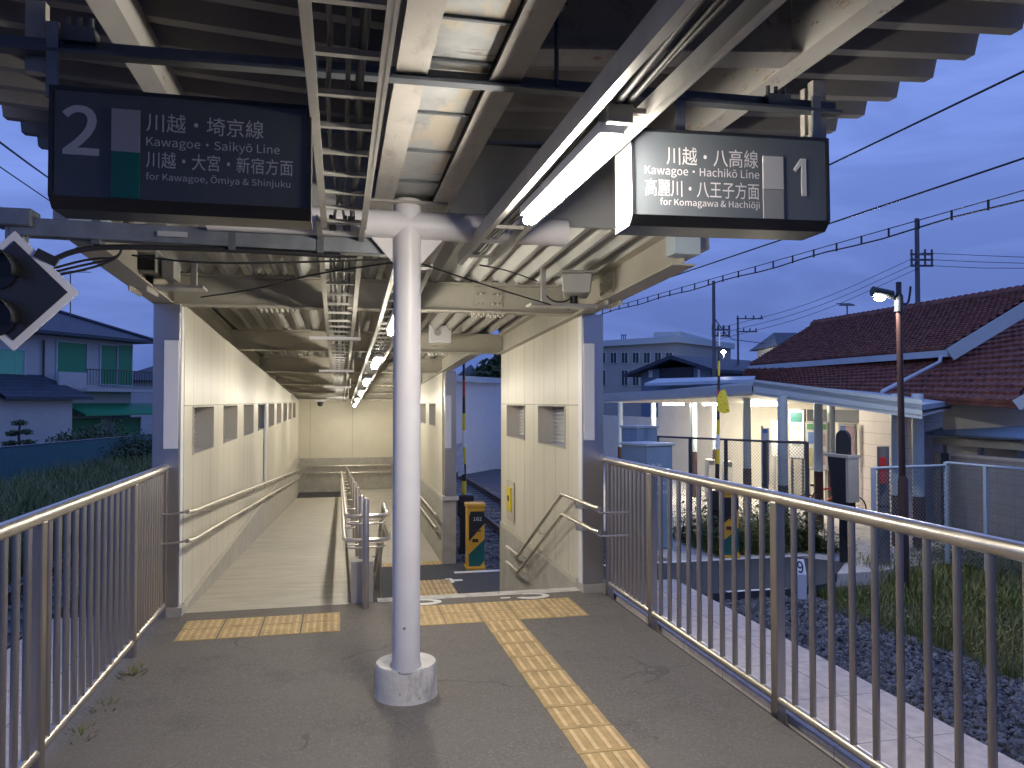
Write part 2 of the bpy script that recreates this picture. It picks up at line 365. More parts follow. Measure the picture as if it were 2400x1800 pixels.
b = MB(); b.prism([(.30,9.2,-1.1),(2.3,9.2,-1.1),(2.3,10.72,-1.1),(6.75,10.72,-1.1),(7.6,10.9,-1.1),(8.9,12.3,-1.1),(8.2,13.0,-1.1),(.30,13.0,-1.1)], (0,0,-.14)); b.box(1.8, 13.0, -1.5, 2.25, 13.7, -1.104); b.box(.30, 13.0, -1.5, 1.8, 13.7, -1.104)
struct('crossing_deck', b, m_asph2, 'dark asphalt walkway across the track')
b = MB().box(1.9, 12.90, -1.099, 8.6, 13.02, -1.094).box(5.75, 10.725, -1.099, 6.74, 10.80, -1.094)
b.box(1.55, 12.35, -1.099, 1.95, 12.45, -1.094); b.box(1.68, 12.25, -1.099, 1.80, 12.55, -1.0945)
struct('deck_marking', b, m_paint, 'white edge lines on the crossing')
b = MB()
for i in range(3):
    for j in range(4): tact(b, .85+.3*i, 11.3+.3*j, False, -1.098)
for i in range(4): tact(b, .75+.3*i, 13.75, True, -1.118)
struct('tactile_path', b, [m_tact, m_tactb], 'yellow tactile tiles on the lower walkway')

# ================================================================== COVERED PASSAGE (walls, beams, roof)
zc = lambda y: 2.62-.0425*(y-7.0)
P = thing('covered_passage', 'cream panelled covered passage with louvred openings going down from the platform', 'passage building', (.4, 7.0, 0))
def wall_run(name, X0, X1, y0, y1, wins, zb, zwin=(1.31,1.755)):
    """straight wall along y with window openings cut through; X0 = outside, X1 = inside"""
    b = MB(); xa, xb = min(X0, X1), max(X0, X1)
    def slab(ya, yb, z0, top):
        zt = [zc(ya), zc(yb)] if top is None else [top, top]
        b.add([(xa,ya,z0),(xb,ya,z0),(xb,yb,z0),(xa,yb,z0),(xa,ya,zt[0]),(xb,ya,zt[0]),(xb,yb,zt[1]),(xa,yb,zt[1])],
              [(0,3,2,1),(4,5,6,7),(0,1,5,4),(1,2,6,5),(2,3,7,6),(3,0,4,7)])
    cur = y0
    for wa, wb in wins:
        slab(cur, wa, zb, None); slab(wa, wb, zb, zwin[0]); slab(wa, wb, min(zwin[1], zc(wb)-.06), None); cur = wb
    slab(cur, y1, zb, None)
    return b.build(name, m_panel, P)
def window(X0, X1, wa, wb, z0=1.31, z1=1.755):
    """reveal lining, frame and slanted louvre blades in one opening"""
    s = 1 if X1 > X0 else -1; t = .012
    b = MB(); xi = X1 + s*.012
    xa, xb = min(X0, xi), max(X0, xi)
    z1 = min(z1, zc(wb)-.06)
    b.box(xa, wa+.001, z0+.001, xb, wa+t, z1-.001).box(xa, wb-t, z0+.001, xb, wb-.001, z1-.001).box(xa, wa+t, z0+.001, xb, wb-t, z0+t).box(xa, wa+t, z1-t, xb, wb-t, z1-.001)
    w = b.build('window_frame', m_jamb, P)
    l = MB(); nn = 9; x0 = X0 + s*.01
    for i in range(nn):
        z = z0+.03+(z1-z0-.05)*i/nn
        l.add([(x0,wa+t,z+.035),(x0+s*.045,wa+t,z),(x0+s*.045,wb-t,z),(x0,wb-t,z+.035),(x0,wa+t,z+.039),(x0+s*.045,wa+t,z+.004),(x0+s*.045,wb-t,z+.004),(x0,wb-t,z+.039)],
              [(0,1,2,3),(7,6,5,4),(0,4,5,1),(2,6,7,3),(1,5,6,2),(3,7,4,0)])
    l.box(min(x0, x0+s*.05), (wa+wb)/2-.02, z0+t, max(x0, x0+s*.05), (wa+wb)/2+.02, z1-t)
    o = l.build('louver', m_louv, w, world=False); 
    off = parent_loc(w)
    for v in o.data.vertices: v.co -= off
    return w
LW = [(7.42+1.9*i, 8.56+1.9*i) for i in range(9)]
wall_run('wall', -1.52, -1.30, 7.04, YB, LW, .085)
for a, c in LW: window(-1.52, -1.30, a, c)
RW = [(7.55, 8.64), (9.32, 10.36)]
wall_run('wall', 2.47, 2.25, 7.04, 10.78, RW, .09)
for a, c in RW: window(2.47, 2.25, a, c)
FW = [(14.9+1.75*i, 15.9+1.75*i) for i in range(6)]
wall_run('wall', 2.03, 1.81, 13.9, YB, FW, .085)
for a, c in FW: window(2.03, 1.81, a, c)
# concrete plinths under the walls
b = MB().box(-1.52, 7.04, -1.5, -1.285, YB, .03); b.box(2.235, 7.18, -1.5, 2.47, 10.80, .035); b.box(1.795, 13.72, -1.5, 2.04, YB, .03)
b.box(-1.52, 6.9, -.6, -1.28, 7.04, .075); b.box(2.235, 6.93, -1.4, 2.50, 7.18, .075)
b.build('plinth', m_conc, P)
b = MB().box(-1.525, 7.04, .03, -1.288, YB, .083); b.box(2.238, 7.18, .035, 2.475, 10.805, .088); b.box(1.798, 13.7, .03, 2.045, YB, .083)
b.build('skirting', m_skirt, P)
b = MB().box(-1.3, YB, -.06, 1.81, YB+.2, 2.3); b.build('back_wall', m_panelb, P)
b = MB().box(-1.3, YB-.02, -1.5, 1.81, YB+.18, -.062); b.build('back_plinth', m_conc, P)
b = MB().box(1.79, 13.66, .03, 2.08, 13.9, .10); b.build('cap', m_concl, P)
# stainless end columns
for x0, x1, y0, y1, z0 in ((-1.53, -1.315, 6.93, 7.05, .075), (2.238, 2.445, 6.95, 7.05, .075), (1.83, 2.04, 13.68, 13.9, .10)):
    b = MB().box(x0, y0, z0, x1, y1, zc(y0)+.0); b.build('end_column', m_clad, P, bevel=.006)
for x0, y0, y1 in ((-1.312, 6.935, 7.06), (2.228, 6.955, 7.06)):
    b = MB().box(x0, y0-.006, .08, x0+.007, y1, 2.6); b.build('edge_trim', m_white, P)
# divider between ramp and stairs
b = MB()
def wedge(b, x0, x1, y0, y1, za, zb_, bot, mi=0):
    b.add([(x0,y0,bot),(x1,y0,bot),(x1,y1,bot),(x0,y1,bot),(x0,y0,za),(x1,y0,za),(x1,y1,zb_),(x0,y1,zb_)],
          [(0,3,2,1),(4,5,6,7),(0,1,5,4),(1,2,6,5),(2,3,7,6),(3,0,4,7)], mi=mi)
b.box(.105, 7.05, -1.5, .30, 7.32, .36); wedge(b, .105, .30, 7.32, 24.2, .14, ramp(24.2)+.18, -1.55)
b.build('divider', m_conc, P)
# I-beams
def ibeam(b, p, q, w, h, tf=.014, tw=.01):
    p, q = Vector(p), Vector(q); u = Vector((0,0,1))
    b.seg(p+u*(tf/2), q+u*(tf/2), w, tf); b.seg(p+u*(h-tf/2), q+u*(h-tf/2), w, tf); b.seg(p+u*(h/2), q+u*(h/2), tw, h-2*tf-.002)
BY = [7.0+3.6*i for i in range(6)]
for i, y in enumerate(BY):
    b = MB(); x1 = 2.24 if y < 12 else 1.85; z = zc(y)+.004
    ibeam(b, (-1.40, y+.09, z), (x1, y+.09, z), .17, .27)
    bm = b.build('cross_beam', m_cream, P)
    for cx in (-.55, 1.35) if x1 > 2 else (-.55, 1.1):
        g = MB()
        for sy in (-.085-.0, ):
            g.box(cx-.14, y+.09-.014, z+.02, cx+.14, y+.09-.0055, z+.245)
            for dx in (-.10,-.055,.055,.10):
                for dz in (.09,.18): g.tube([(cx+dx, y+.09-.030, z+dz),(cx+dx, y+.09-.013, z+dz)], [.007,.013], 8)
        g.box(cx-.16, y+.005, z-.012, cx+.16, y+.175, z-.001)
        for k in range(7):
            for sy in (.03,.15): g.tube([(cx-.135+.045*k, y+sy, z-.036),(cx-.135+.045*k, y+sy, z-.011)], [.009,.013], 8)
        g.box(cx-.16, y+.005, z+.271, cx+.16, y+.175, z+.282)
        for k in range(7): g.tube([(cx-.135+.045*k, y+.03, z+.281),(cx-.135+.045*k, y+.03, z+.297)], .010, 8)
        o = g.build('splice_plate', m_cream, bm, world=False); off = parent_loc(bm)
        for v in o.data.vertices: v.co -= off
# edge beams along y above the walls and reaching out over the platform
for x, ya, yb in ((-1.46, 5.03, YB), (2.26, 4.80, 10.75), (1.86, 10.75, YB)):
    b = MB(); ibeam(b, (x, ya, zc(ya)+.002), (x, yb, zc(yb)+.002), .17, .275)
    e_ = b.build('edge_beam', m_cream, P)
    g = MB(); cy = 6.3
    if x != 1.86:
        s = 1 if x < 0 else -1
        g.box(min(x, x+s*.016), cy-.17, zc(cy)+.03, max(x, x+s*.016), cy+.17, zc(cy)+.24)
        for k in (-.12,-.07,.07,.12):
            for dz in (.09,.18): g.tube([(x+s*.016, cy+k, zc(cy)+dz),(x+s*.034, cy+k, zc(cy)+dz)], [.013,.008], 8)
        for k in range(8):
            for dx in (-.06,.06): g.tube([(x+dx, cy-.16+.045*k, zc(cy)-.036),(x+dx, cy-.16+.045*k, zc(cy)+.003)], [.009,.013], 8)
        for k in range(8):
            g.tube([(x+s*.05, cy-.16+.045*k, zc(cy)+.278),(x+s*.05, cy-.16+.045*k, zc(cy)+.30)], .011, 8)
        o = g.build('splice_plate', m_cream, e_, world=False); off = parent_loc(e_)
        for v in o.data.vertices: v.co -= off
# corrugated deck, ribs along y
def deck(x0, x1, y0, y1, zo, p=.2, h=.088):
    b = MB(); prof = [(0, h), (.030, h), (.085, 0), (.115, 0), (.170, h), (.2, h)]
    x = x0; pts = []
    while x < x1:
        pts += [(x+a, z) for a, z in prof[:-1]]; x += p
    pts.append((x, h)); vs = []
    for y in (y0, y1): vs += [(px, y, zc(y)+zo+pz) for px, pz in pts]
    nn = len(pts); b.add(vs, [(i, i+1, i+1+nn, i+nn) for i in range(nn-1)]); return b
deck(-1.64, 2.36, 5.03, 7.12, .285).build('roof_deck', m_deck, P); deck(-1.64, 2.36, 7.08, 10.78, .289).build('roof_deck', m_deck_shade, P)
deck(-1.64, 2.05, 10.74, YB+.2, .292).build('roof_deck', m_deck_shade, P)
MB().box(-1.56, 4.93, 2.80, -1.345, 5.02, 3.06).build('gutter_end', m_bluew, P, bevel=.006); MB().box(2.13, 4.66, 2.765, 2.32, 4.80, 3.03).build('gutter_end', m_bluew, P, bevel=.006)
b = MB().box(-1.34, 4.98, 2.985, 2.12, 5.02, 3.50); b.build('front_fascia', m_boxg, P)
b = MB()
for x, ya, yb in ((-1.62, 5.03, YB), (2.40, 4.80, 10.78)): MB().seg((x, ya, zc(ya)+.20), (x, yb, zc(yb)+.20), .10, .16).build('gutter', m_skirt, P)
b = MB()
# recess with emergency button
b = MB().box(2.232, 9.88, .20, 2.242, 10.32, .72, 0)
rc = b.build('button_recess', m_jamb, P); 
b = MB().box(2.205, 9.98, .34, 2.236, 10.2, .64); o = b.build('button_panel', m_ylw, rc, world=False)
for v in o.data.vertices: v.co -= parent_loc(rc)
b = MB().tube([(2.198, 10.09, .50),(2.205, 10.09, .50)], .04, 14); o = b.build('button', m_blk, rc, world=False)
for v in o.data.vertices: v.co -= parent_loc(rc)
# downpipe frame on the left wall
t = thing('mirror_frame', 'tall narrow white framed mirror fixed to the left wall above the ramp', 'mirror', (-1.27, 14.2, .4))
MB().box(-1.292, 14.05, .32, -1.25, 14.35, 1.76).build('frame', m_white, t, bevel=.01)
MB().box(-1.249, 14.08, .36, -1.247, 14.32, 1.72).build('glass', m_panelb, t)

# ---- blank white panels on the end columns
pan = thing('blank_sign', 'blank white panel on the steel column left of the ramp', 'sign', (-1.36, 6.925, 1.1), group='blank white column panels')
MB().box(-1.44, 6.914, 1.40, -1.325, 6.928, 2.31).build('board', m_white, pan, bevel=.003)
pan = thing('blank_sign', 'blank white panel on the steel column beside the right railing', 'sign', (2.33, 6.945, 1.1), group='blank white column panels')
MB().box(2.245, 6.934, 1.43, 2.352, 6.948, 2.345).build('board', m_white, pan, bevel=.003)
pan = thing('blank_sign', 'blank white panel on the far steel column across the walkway', 'sign', (1.9, 13.67, 1.1), group='blank white column panels')
MB().box(1.835, 13.664, .96, 1.945, 13.678, 1.90).build('board', m_white, pan, bevel=.003)

# ================================================================== HANDRAILS
def rails_thing(name, label, loc, paths, r, brackets, mat=m_steel_b, grp='stainless handrails of the passage'):
    t = thing(name, label, 'handrail', loc, group=grp)
    for p in paths: MB().tube(p, r, 12).build('rail', mat, t)
    for q in brackets: MB().tube(q, .009, 8).build('bracket', mat, t)
    return t
def smooth(pts, k=4):
    P_ = [Vector(p) for p in pts]
    for _ in range(k):
        o = [P_[0]]
        for a, c in zip(P_, P_[1:]): o += [a.lerp(c, .25), a.lerp(c, .75)]
        o.append(P_[-1]); P_ = o
    return P_
X = -1.20
def lw(h): return smooth([(X-.02, 6.78, h+.02), (X, 6.98, h-.005), (X, 7.6, ramp(7.6)+h), (X, 12, ramp(12)+h), (X, 18, ramp(18)+h), (X, 24.5, ramp(24.5)+h), (X, 25.8, ramp(24.5)+h), (X, 25.88, ramp(24.5)+h)], 2)
br = []
for i in range(10):
    y = 7.95+1.85*i
    for h in (.87,.63): br.append([(X, y, ramp(y)+h-.02), (X-.02, y, ramp(y)+h-.075), (-1.3, y, ramp(y)+h-.08)])
for h in (.89,.65): br.append([(X-.02, 6.80, h-.0), (-1.36, 6.80, h-.02), (-1.47, 6.80, h-.02)])
rails_thing('handrail', 'double stainless handrail along the left wall of the ramp', (X, 6.78, 0), [lw(.87), lw(.63)], .019, br)
X2 = 2.13
def rw(h): return [(X2+.02, 6.22, h), (X2, 6.34, h), (X2, 7.28, h), (X2, 7.34, h-.035), (X2, 9.1, -.93+h), (X2, 9.18, -.97+h), (X2, 9.85, -.985+h)]
br = []
for h in (.89,.69):
    for y, z in ((6.86, h), (8.2, h-.46), (9.0, h-.88), (9.6, h-.985)): br.append([(X2, y, z-.02), (X2+.02, y, z-.08), (2.24, y, z-.085)])
    br.append([(X2, 6.30, h-.01), (X2+.05, 6.30, h-.05), (2.44, 6.30, h-.05)])
rails_thing('handrail', 'double stainless handrail cranked down the steps on the right wall', (X2, 6.22, 0), [rw(.89), rw(.69)], .019, br)
br = []; p1 = []
for h in (.85,.62):
    p1.append([(1.70, 13.85, -1.1+h), (1.70, 14.1, -1.1+h), (1.70, 25.8, -1.12+h)])
    for i in range(7): br.append([(1.70, 14.2+1.9*i, -1.12+h), (1.72, 14.2+1.9*i, -1.18+h), (1.80, 14.2+1.9*i, -1.18+h)])
rails_thing('handrail', 'double handrail on the far right wall beyond the walkway', (1.7, 13.85, -1.1), p1, .019, br)
br = []; p1 = []
for h in (.85,.62):
    p1.append([(-1.1, YB-.09, -1.17+h), (1.65, YB-.09, -1.17+h)])
    for i in range(4): br.append([(-.9+.75*i, YB-.09, -1.17+h), (-.9+.75*i, YB-.07, -1.23+h), (-.9+.75*i, YB-.02, -1.23+h)])
rails_thing('handrail', 'double handrail across the back wall at the end of the ramp', (0, YB-.09, -1.17), p1, .019, br)
# central double railing on the divider
t = thing('centre_railing', 'looped stainless double railing with posts between the ramp and the steps', 'railing', (.226, 6.83, 0))
for h, xw in ((.79,.0),(.58,.012)):
    lp = [(.055-xw, 7.7+16.5, ramp(24.2)+h), (.055-xw, 12, ramp(12)+h), (.055-xw, 7.4, ramp(7.4)+h), (.055-xw, 7.0, h), (.075-xw, 6.93, h), (.13, 6.90, h), (.34, 6.90, h), (.40+xw, 6.93, h), (.42+xw, 7.0, h), (.42+xw, 7.62, h), (.42+xw, 7.72, h-.03), (.42+xw, 9.5, h-1.03), (.42+xw, 9.6, h-1.07), (.42+xw, 10.4, h-1.09)]
    MB().tube(lp, .019, 12).build('rail', m_steel_b, t)
    MB().tube([(.07, 6.99, h-.07), (.11, 6.95, h-.075), (.36, 6.95, h-.075), (.40, 6.99, h-.07)], .009, 8).build('stay', m_steel_b, t)
MB().tube([(.226,6.84,0),(.226,6.84,.93),(.226,6.84,.955)], [.029,.029,.018], 16).build('post', m_steel, t)
for y in (7.2, 8.9, 10.7, 12.5, 14.3, 16.1, 17.9, 19.7, 21.5, 23.3):
    z = ramp(y)+.14
    MB().tube([(.20,y,z),(.20,y,ramp(y)+.93),(.20,y,ramp(y)+.95)], [.027,.027,.016], 12).build('post', m_steel, t)
    for h in (.77,.56): MB().tube([(.055,y,ramp(y)+h),(.075,y,ramp(y)+h-.06),(.20,y,ramp(y)+h-.06)], .008, 8).build('arm', m_steel_b, t)
    if y < 10:
        for h in (.77,.56):
            hz = h if y < 7.6 else h-(y-7.7)*.56
            MB().tube([(.42,y,hz),(.40,y,hz-.06),(.20,y,hz-.06)], .008, 8).build('arm', m_steel_b, t)
for y in (8.3, 9.6): MB().tube([(.42,y,-.157*((y-7.16)//.3+1)),(.42,y,.79-(y-7.7)*.56)], .02, 10).build('post', m_steel, t)

# ================================================================== PLATFORM RAILINGS
def railing(label, Xr, y0, y1, posts, nb, ztop=1.24, zbot=.09):
    t = thing('platform_railing', label, 'railing', (Xr, y0, 0), group='stainless platform railings')
    segs = sorted(posts)
    MB().tube([(Xr,y0,ztop),(Xr,y1,ztop)], .037, 20).build('top_rail', m_steel_b, t)
    MB().tube([(Xr,y0,zbot),(Xr,y1,zbot)], .028, 16).build('bottom_rail', m_steel_b, t)
    pm = bm = None
    for i, y in enumerate(segs):
        if pm is None:
            pm = MB().box(Xr-.03, y-.034, -.08, Xr+.03, y+.034, ztop-.02).build('post', m_steel, t, bevel=.008); py = y
        else: part_copy(pm, (0, y-py, 0), t)
    k = 0
    for a, c in zip(segs, segs[1:]):
        for j in range(1, nb):
            y = a+(c-a)*j/nb
            if bm is None: bm = MB().tube([(Xr,y,zbot),(Xr,y,ztop-.01)], .0172, 14, caps=False).build('baluster', m_steel, t); byy = y
            else: part_copy(bm, (0, y-byy, 0), t)
    return t
railing('stainless railing on the platform edge facing the station and the grass', 2.475, -1.5, 6.95, [6.93-.05, 5.86, 4.03, 2.2, .37, -1.4], 11)
railing('stainless railing with closely spaced uprights on the platform edge facing the dark house', -1.43, -1.5, 7.0, [6.92, 5.92, 4.18, 2.44, .70, -1.1], 13, 1.235, .10)
b = MB()
rng = random.Random(3)
for (cx, cy, nn_) in ((-1.33, 5.55, 60), (-1.36, 4.6, 25), (-1.34, 5.0, 18)):
    for i in range(nn_):
        a = rng.random()*6.28; r_ = rng.random()*.09; px, py = cx+math.cos(a)*r_, cy+math.sin(a)*r_*1.6; h = .01+rng.random()*.025
        b.add([(px-.004,py,0),(px+.004,py,0),(px+math.cos(a)*.03,py+math.sin(a)*.03,h)], [(0,1,2)])
stuff('kerb_weeds', b, leafmat('weed_small', (.10,.13,.03), (.2,.2,.06)), 'tiny weeds growing at the foot of the left railing', 'weeds')

# ================================================================== PLATFORM CANOPY
C = thing('platform_canopy', 'folded plate platform canopy carried on a round pale grey column', 'canopy', (.395, 4.69, 0))
colm = MB().tube([(.395,4.69,.19),(.395,4.69,3.02)], .083, 40).build('column', m_col, C)
b = MB(); b.tube([(.405,4.80,-.01),(.405,4.80,.012),(.405,4.80,.185),(.405,4.80,.20)], [.198,.188,.188,.180], 48); b.tube([(.395,4.72,.198),(.395,4.71,.235)], [.098,.086], 32); b.build('column_base', m_concl, C)
MB().box(.16, 4.60, 2.985, .63, 4.83, 3.0).build('cap_plate', m_canst, C)
MB().tube([(-.75,4.69,2.87),(1.40,4.69,2.87)], .085, 24).build('cross_arm', m_col, C)
for s, x in ((-1,.315),(1,.475)): MB().prism([(x,4.685,2.80),(x+s*.14,4.685,2.80),(x+s*.14,4.685,2.79),(x,4.685,2.63)], (0,.012,0)).build('gusset', m_col, C)
zs = lambda x: 3.50+.062*abs(x-.42)
def plate():
    b = MB(); p = .3; prof = [(0,0),(.07,0),(.115,.135),(.145,.15),(.21,.15),(.255,.135),(.30,0)]
    xs = [-2.16, .42, 3.36]; rows = []
    y = -7.4
    pts = []
    while y < 6.2: pts += [(y+.095+a, z) for a, z in prof[:-1]]; y += p
    pts.append((y+.095, 0)); pts.append((y+.165, 0)); nn = len(pts)
    vs = []
    for x in xs: vs += [(x, yy, zs(x)+zz) for yy, zz in pts]
    b.add(vs, [(j*nn+i, j*nn+i+1, (j+1)*nn+i+1, (j+1)*nn+i) for j in range(2) for i in range(nn-1)])
    vs2 = [(x, yy, z+.02) for x, yy, z in vs]
    b.add(vs2, [(j*nn+i, (j+1)*nn+i, (j+1)*nn+i+1, j*nn+i+1) for j in range(2) for i in range(nn-1)])
    o = len(b.v)
    for j in (0, 2): b.add([vs[j*nn+i] for i in range(nn)] + [vs2[j*nn+i] for i in range(nn)], [(i, i+1, nn+i+1, nn+i) for i in range(nn-1)])
    for i in (0, nn-1): b.add([vs[j*nn+i] for j in range(3)] + [vs2[j*nn+i] for j in range(3)], [(0,1,4,3),(1,2,5,4)])
    return b
plate().build('roof_sheet', m_roof, C)
# two longitudinal beams beside the gutter trough
for x in (.25, .60):
    b = MB(); ibeam(b, (x,-7.4,3.0), (x,5.0,3.0), .115, .30); b.build('main_beam', m_canst, C)
b = MB(); b.box(.309, -7.4, 3.035, .541, 4.95, 3.045); b.box(.309,-7.4,3.045,.313,4.95,3.25); b.box(.537,-7.4,3.045,.541,4.95,3.25)
tr = b.build('gutter_trough', m_trough, C)
jo = None
for y in (.55, 1.2, 1.9, 2.42, 2.73, 3.25, 3.76, 4.3):
    if jo is None:
        jo = MB().box(.312, y-.008, 3.024, .538, y+.008, 3.034).build('joint_strip', m_dkgal, tr, world=False); jy = y
        for v in jo.data.vertices: v.co -= parent_loc(tr)
    else: part_copy(jo, (0, y-jy, 0), tr)
# outer channels: web inward, flange outward
for xw, s, z0 in ((1.94, 1, 3.30), (-.885, -1, 3.40)):
    b = MB(); z1 = zs(xw)-.002
    b.box(min(xw, xw+s*.010), -7.4, z0, max(xw, xw+s*.010), 5.6, z1)
    b.box(min(xw+s*.010, xw+s*.115), -7.4, z0, max(xw+s*.010, xw+s*.115), 5.6, z0+.012)
    b.build('outer_channel', m_chan, C)
# cross beams under the sheet
for y, xa, xb in ((-.6,.66,1.93), (-.6,-.87,.19), (3.0,.66,1.93), (2.55,-.87,.19)):
    if True:
        b = MB()
        b.add([(xa,y,3.20),(xb,y,3.31),(xb,y,zs(xb)-.01),(xa,y,zs(xa)-.01),(xa,y+.01,3.20),(xb,y+.01,3.31),(xb,y+.01,zs(xb)-.01),(xa,y+.01,zs(xa)-.01)],
              [(0,1,2,3),(7,6,5,4),(0,4,5,1),(2,6,7,3),(1,5,6,2),(3,7,4,0)])
        b.add([(xa,y-.075,3.188),(xb,y-.075,3.298),(xb,y+.085,3.298),(xa,y+.085,3.188),(xa,y-.075,3.199),(xb,y-.075,3.309),(xb,y+.085,3.309),(xa,y+.085,3.199)],
              [(0,3,2,1),(4,5,6,7),(0,1,5,4),(1,2,6,5),(2,3,7,6),(3,0,4,7)])
        for dx in (.1,.2): b.tube([(xb-dx, y-.018, 3.46),(xb-dx, y-.001, 3.46)], .022, 12)
        b.build('cross_beam', m_canst, C)

# ---- sign hanging frame
t = thing('hanging_frame', 'dark horizontal steel bar under the canopy from which both signs hang', 'hanging frame', (.5, 2.75, 2.95))
b = MB(); b.seg((-1.15,2.80,2.955),(2.02,2.80,2.995),.05,.012); b.seg((-1.15,2.825,2.98),(2.02,2.825,3.02),.008,.06); b.build('bar', m_dkgal, t)
for x in (-.93, -.10, 1.30, 1.90):
    zb = 2.80 if x < 0 else 2.84
    MB().box(x-.018, 2.776, zb, x+.018, 2.79, 3.05).build('drop_strap', m_galv, t)
for x in (-1.0, 1.95):
    b = MB(); b.box(x-.03, 2.83, 2.90, x+.03, 2.87, 3.14); b.box(x-.045, 2.87, 2.92, x-.005, 2.9, 3.12); b.build('hanger', m_canst, t)
b = MB(); b.tube([(.80,2.80,3.0),(.80,2.80,3.33)], .009, 8); b.box(.765,2.77,3.30,.835,2.83,3.44); b.build('rod', m_dkgal, t)
for x in (-.86, 1.74):
    b = MB(); b.box(x-.05, 2.79, 3.0, x+.05, 2.86, 3.05)
    for k in range(3): b.tube([(x-.035+.035*k, 2.82, 3.05), (x-.035+.035*k, 2.82, 3.09)], .009, 6)
    b.build('clamp', m_dkgal, t)

# ---- direction signs
def sign(label, L_, Rr, zt, zb, thick, rz, mats, tilt):
    w = Rr-L_; t = thing('direction_sign', label, 'sign', (L_, 2.74, zb), rz, 'hanging direction signs'); t.rotation_euler = (0, tilt, rz)
    h = zt-zb
    b = MB(); b.box(-.012, 0, -.012, w+.012, thick, h+.012)
    b.build('housing', mats['house'], t, bevel=.008, world=False)
    b = MB(); b.box(-.014,-.008,h,w+.014,.02,h+.012); b.box(-.014,-.008,0,-.001,.0,h); b.box(w+.001,-.008,0,w+.014,.0,h); b.add([(-.014,-.008,0),(w+.014,-.008,0),(w+.014,.03,-.036),(-.014,.03,-.036),(-.014,.03,0),(w+.014,.03,0),], [(0,3,2,1),(0,1,5,4),(2,3,4,5),(0,4,3),(1,2,5)])
    b.box(-.014,.03,-.036,w+.014,thick,-.012); b.build('frame', m_black, t, world=False)
    MB().box(0,-.003,0,w,-.0005,h).build('face', mats['face'], t, world=False)
    return t, w, h
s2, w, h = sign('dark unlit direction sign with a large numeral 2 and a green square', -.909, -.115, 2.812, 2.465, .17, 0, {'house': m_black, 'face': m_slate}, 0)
def put(t, w, h, s, u0, v0, u1, v1, mat, bold=0): text('lettering', s, mat, t, (u0*w, (1-v1)*h, u1*w, (1-v0)*h), -.0038, .0004, bold)
put(s2, w, h, '2', .030, .135, .170, .605, m_letter, .006)
put(s2, w, h, '川越・埼京線', .350, .155, .818, .335, m_letter)
put(s2, w, h, 'Kawagoe·Saikyō Line', .350, .385, .885, .500, m_letter, .0)
put(s2, w, h, '川越・大宮・新宿方面', .350, .525, .940, .685, m_letter)
put(s2, w, h, 'for Kawagoe, Ōmiya & Shinjuku', .350, .725, .930, .820, m_letter, .0)
MB().box(.217*w,-.0075,.450*h,.326*w,-.0032,.855*h).build('route_patch', m_pat, s2, world=False)
MB().box(.217*w,-.0075,.01*h,.326*w,-.0032,.448*h).build('route_patch', m_green, s2, world=False)
m_cap = M('sign_end_cap', (.62,.61,.60), .4, var=.05)
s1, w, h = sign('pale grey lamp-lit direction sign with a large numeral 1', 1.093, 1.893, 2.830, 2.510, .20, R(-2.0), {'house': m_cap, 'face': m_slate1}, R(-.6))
MB().prism([(u*w, -.006, (1-v)*h) for u, v in ((.822,.375),(.862,.235),(.892,.235),(.892,.70),(.866,.70),(.866,.315),(.834,.405))], (0,.004,0)).build('lettering', m_letter1, s1, world=False)
put(s1, w, h, '川越・八高線', .160, .165, .635, .385, m_letter1)
put(s1, w, h, 'Kawagoe·Hachikō Line', .050, .405, .640, .540, m_letter1, .0)
put(s1, w, h, '高麗川・八王子方面', .050, .565, .638, .770, m_letter1)
put(s1, w, h, 'for Komagawa & Hachiōji', .125, .790, .640, .900, m_letter1)
MB().box(.658*w,-.0075,.370*h,.767*w,-.0032,.775*h).build('route_patch', m_pat1, s1, world=False)
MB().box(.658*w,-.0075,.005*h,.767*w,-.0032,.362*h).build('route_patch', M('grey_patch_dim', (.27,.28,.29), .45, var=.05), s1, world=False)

# ---- lamps
def tube_lamp(label, x, ya, yb, za, zb, mat, w=.075, group='tube lamps in the passage roof'):
    t = thing('tube_lamp', label, 'lamp', (x, ya, za), group=group)
    b = MB(); p, q = Vector((x,ya,za)), Vector((x,yb,zb)); u = Vector((0,0,1))
    b.seg(p+u*.045, q+u*.045, w+.03, .045); b.build('casing', m_white, t, bevel=.006)
    b = MB(); b.seg(p, q, w, .042); b.build('tube', mat, t, bevel=.015)
    return t
tube_lamp('bright tube lamp under the platform canopy beside the numeral 1 sign', .895, 2.45, 3.63, 2.68, 2.68, m_lamp, .062, 'tube lamps')
b = MB().box(.87, 2.42, 2.735, .96, 2.52, 2.80); tag(b.build('junction_box', m_boxg, None, .004), 'grey junction box at the near end of the canopy lamp', 'junction box')
names = ['first tube lamp of the passage, half hidden behind the round column', 'second tube lamp in the passage roof, largest one clear of the column', 'third tube lamp from the platform in the passage roof',
         'fourth tube lamp from the platform in the passage roof', 'fifth tube lamp from the platform, second from the back wall', 'last tube lamp of the passage, nearest the back wall']
for i, nm in enumerate(names):
    y = 6.35+3.62*i; zf = lambda yy: 2.70-.0425*yy-.0
    tube_lamp(nm, .45, y-.58, y+.58, zf(y-.58), zf(y+.58), m_lamp2)

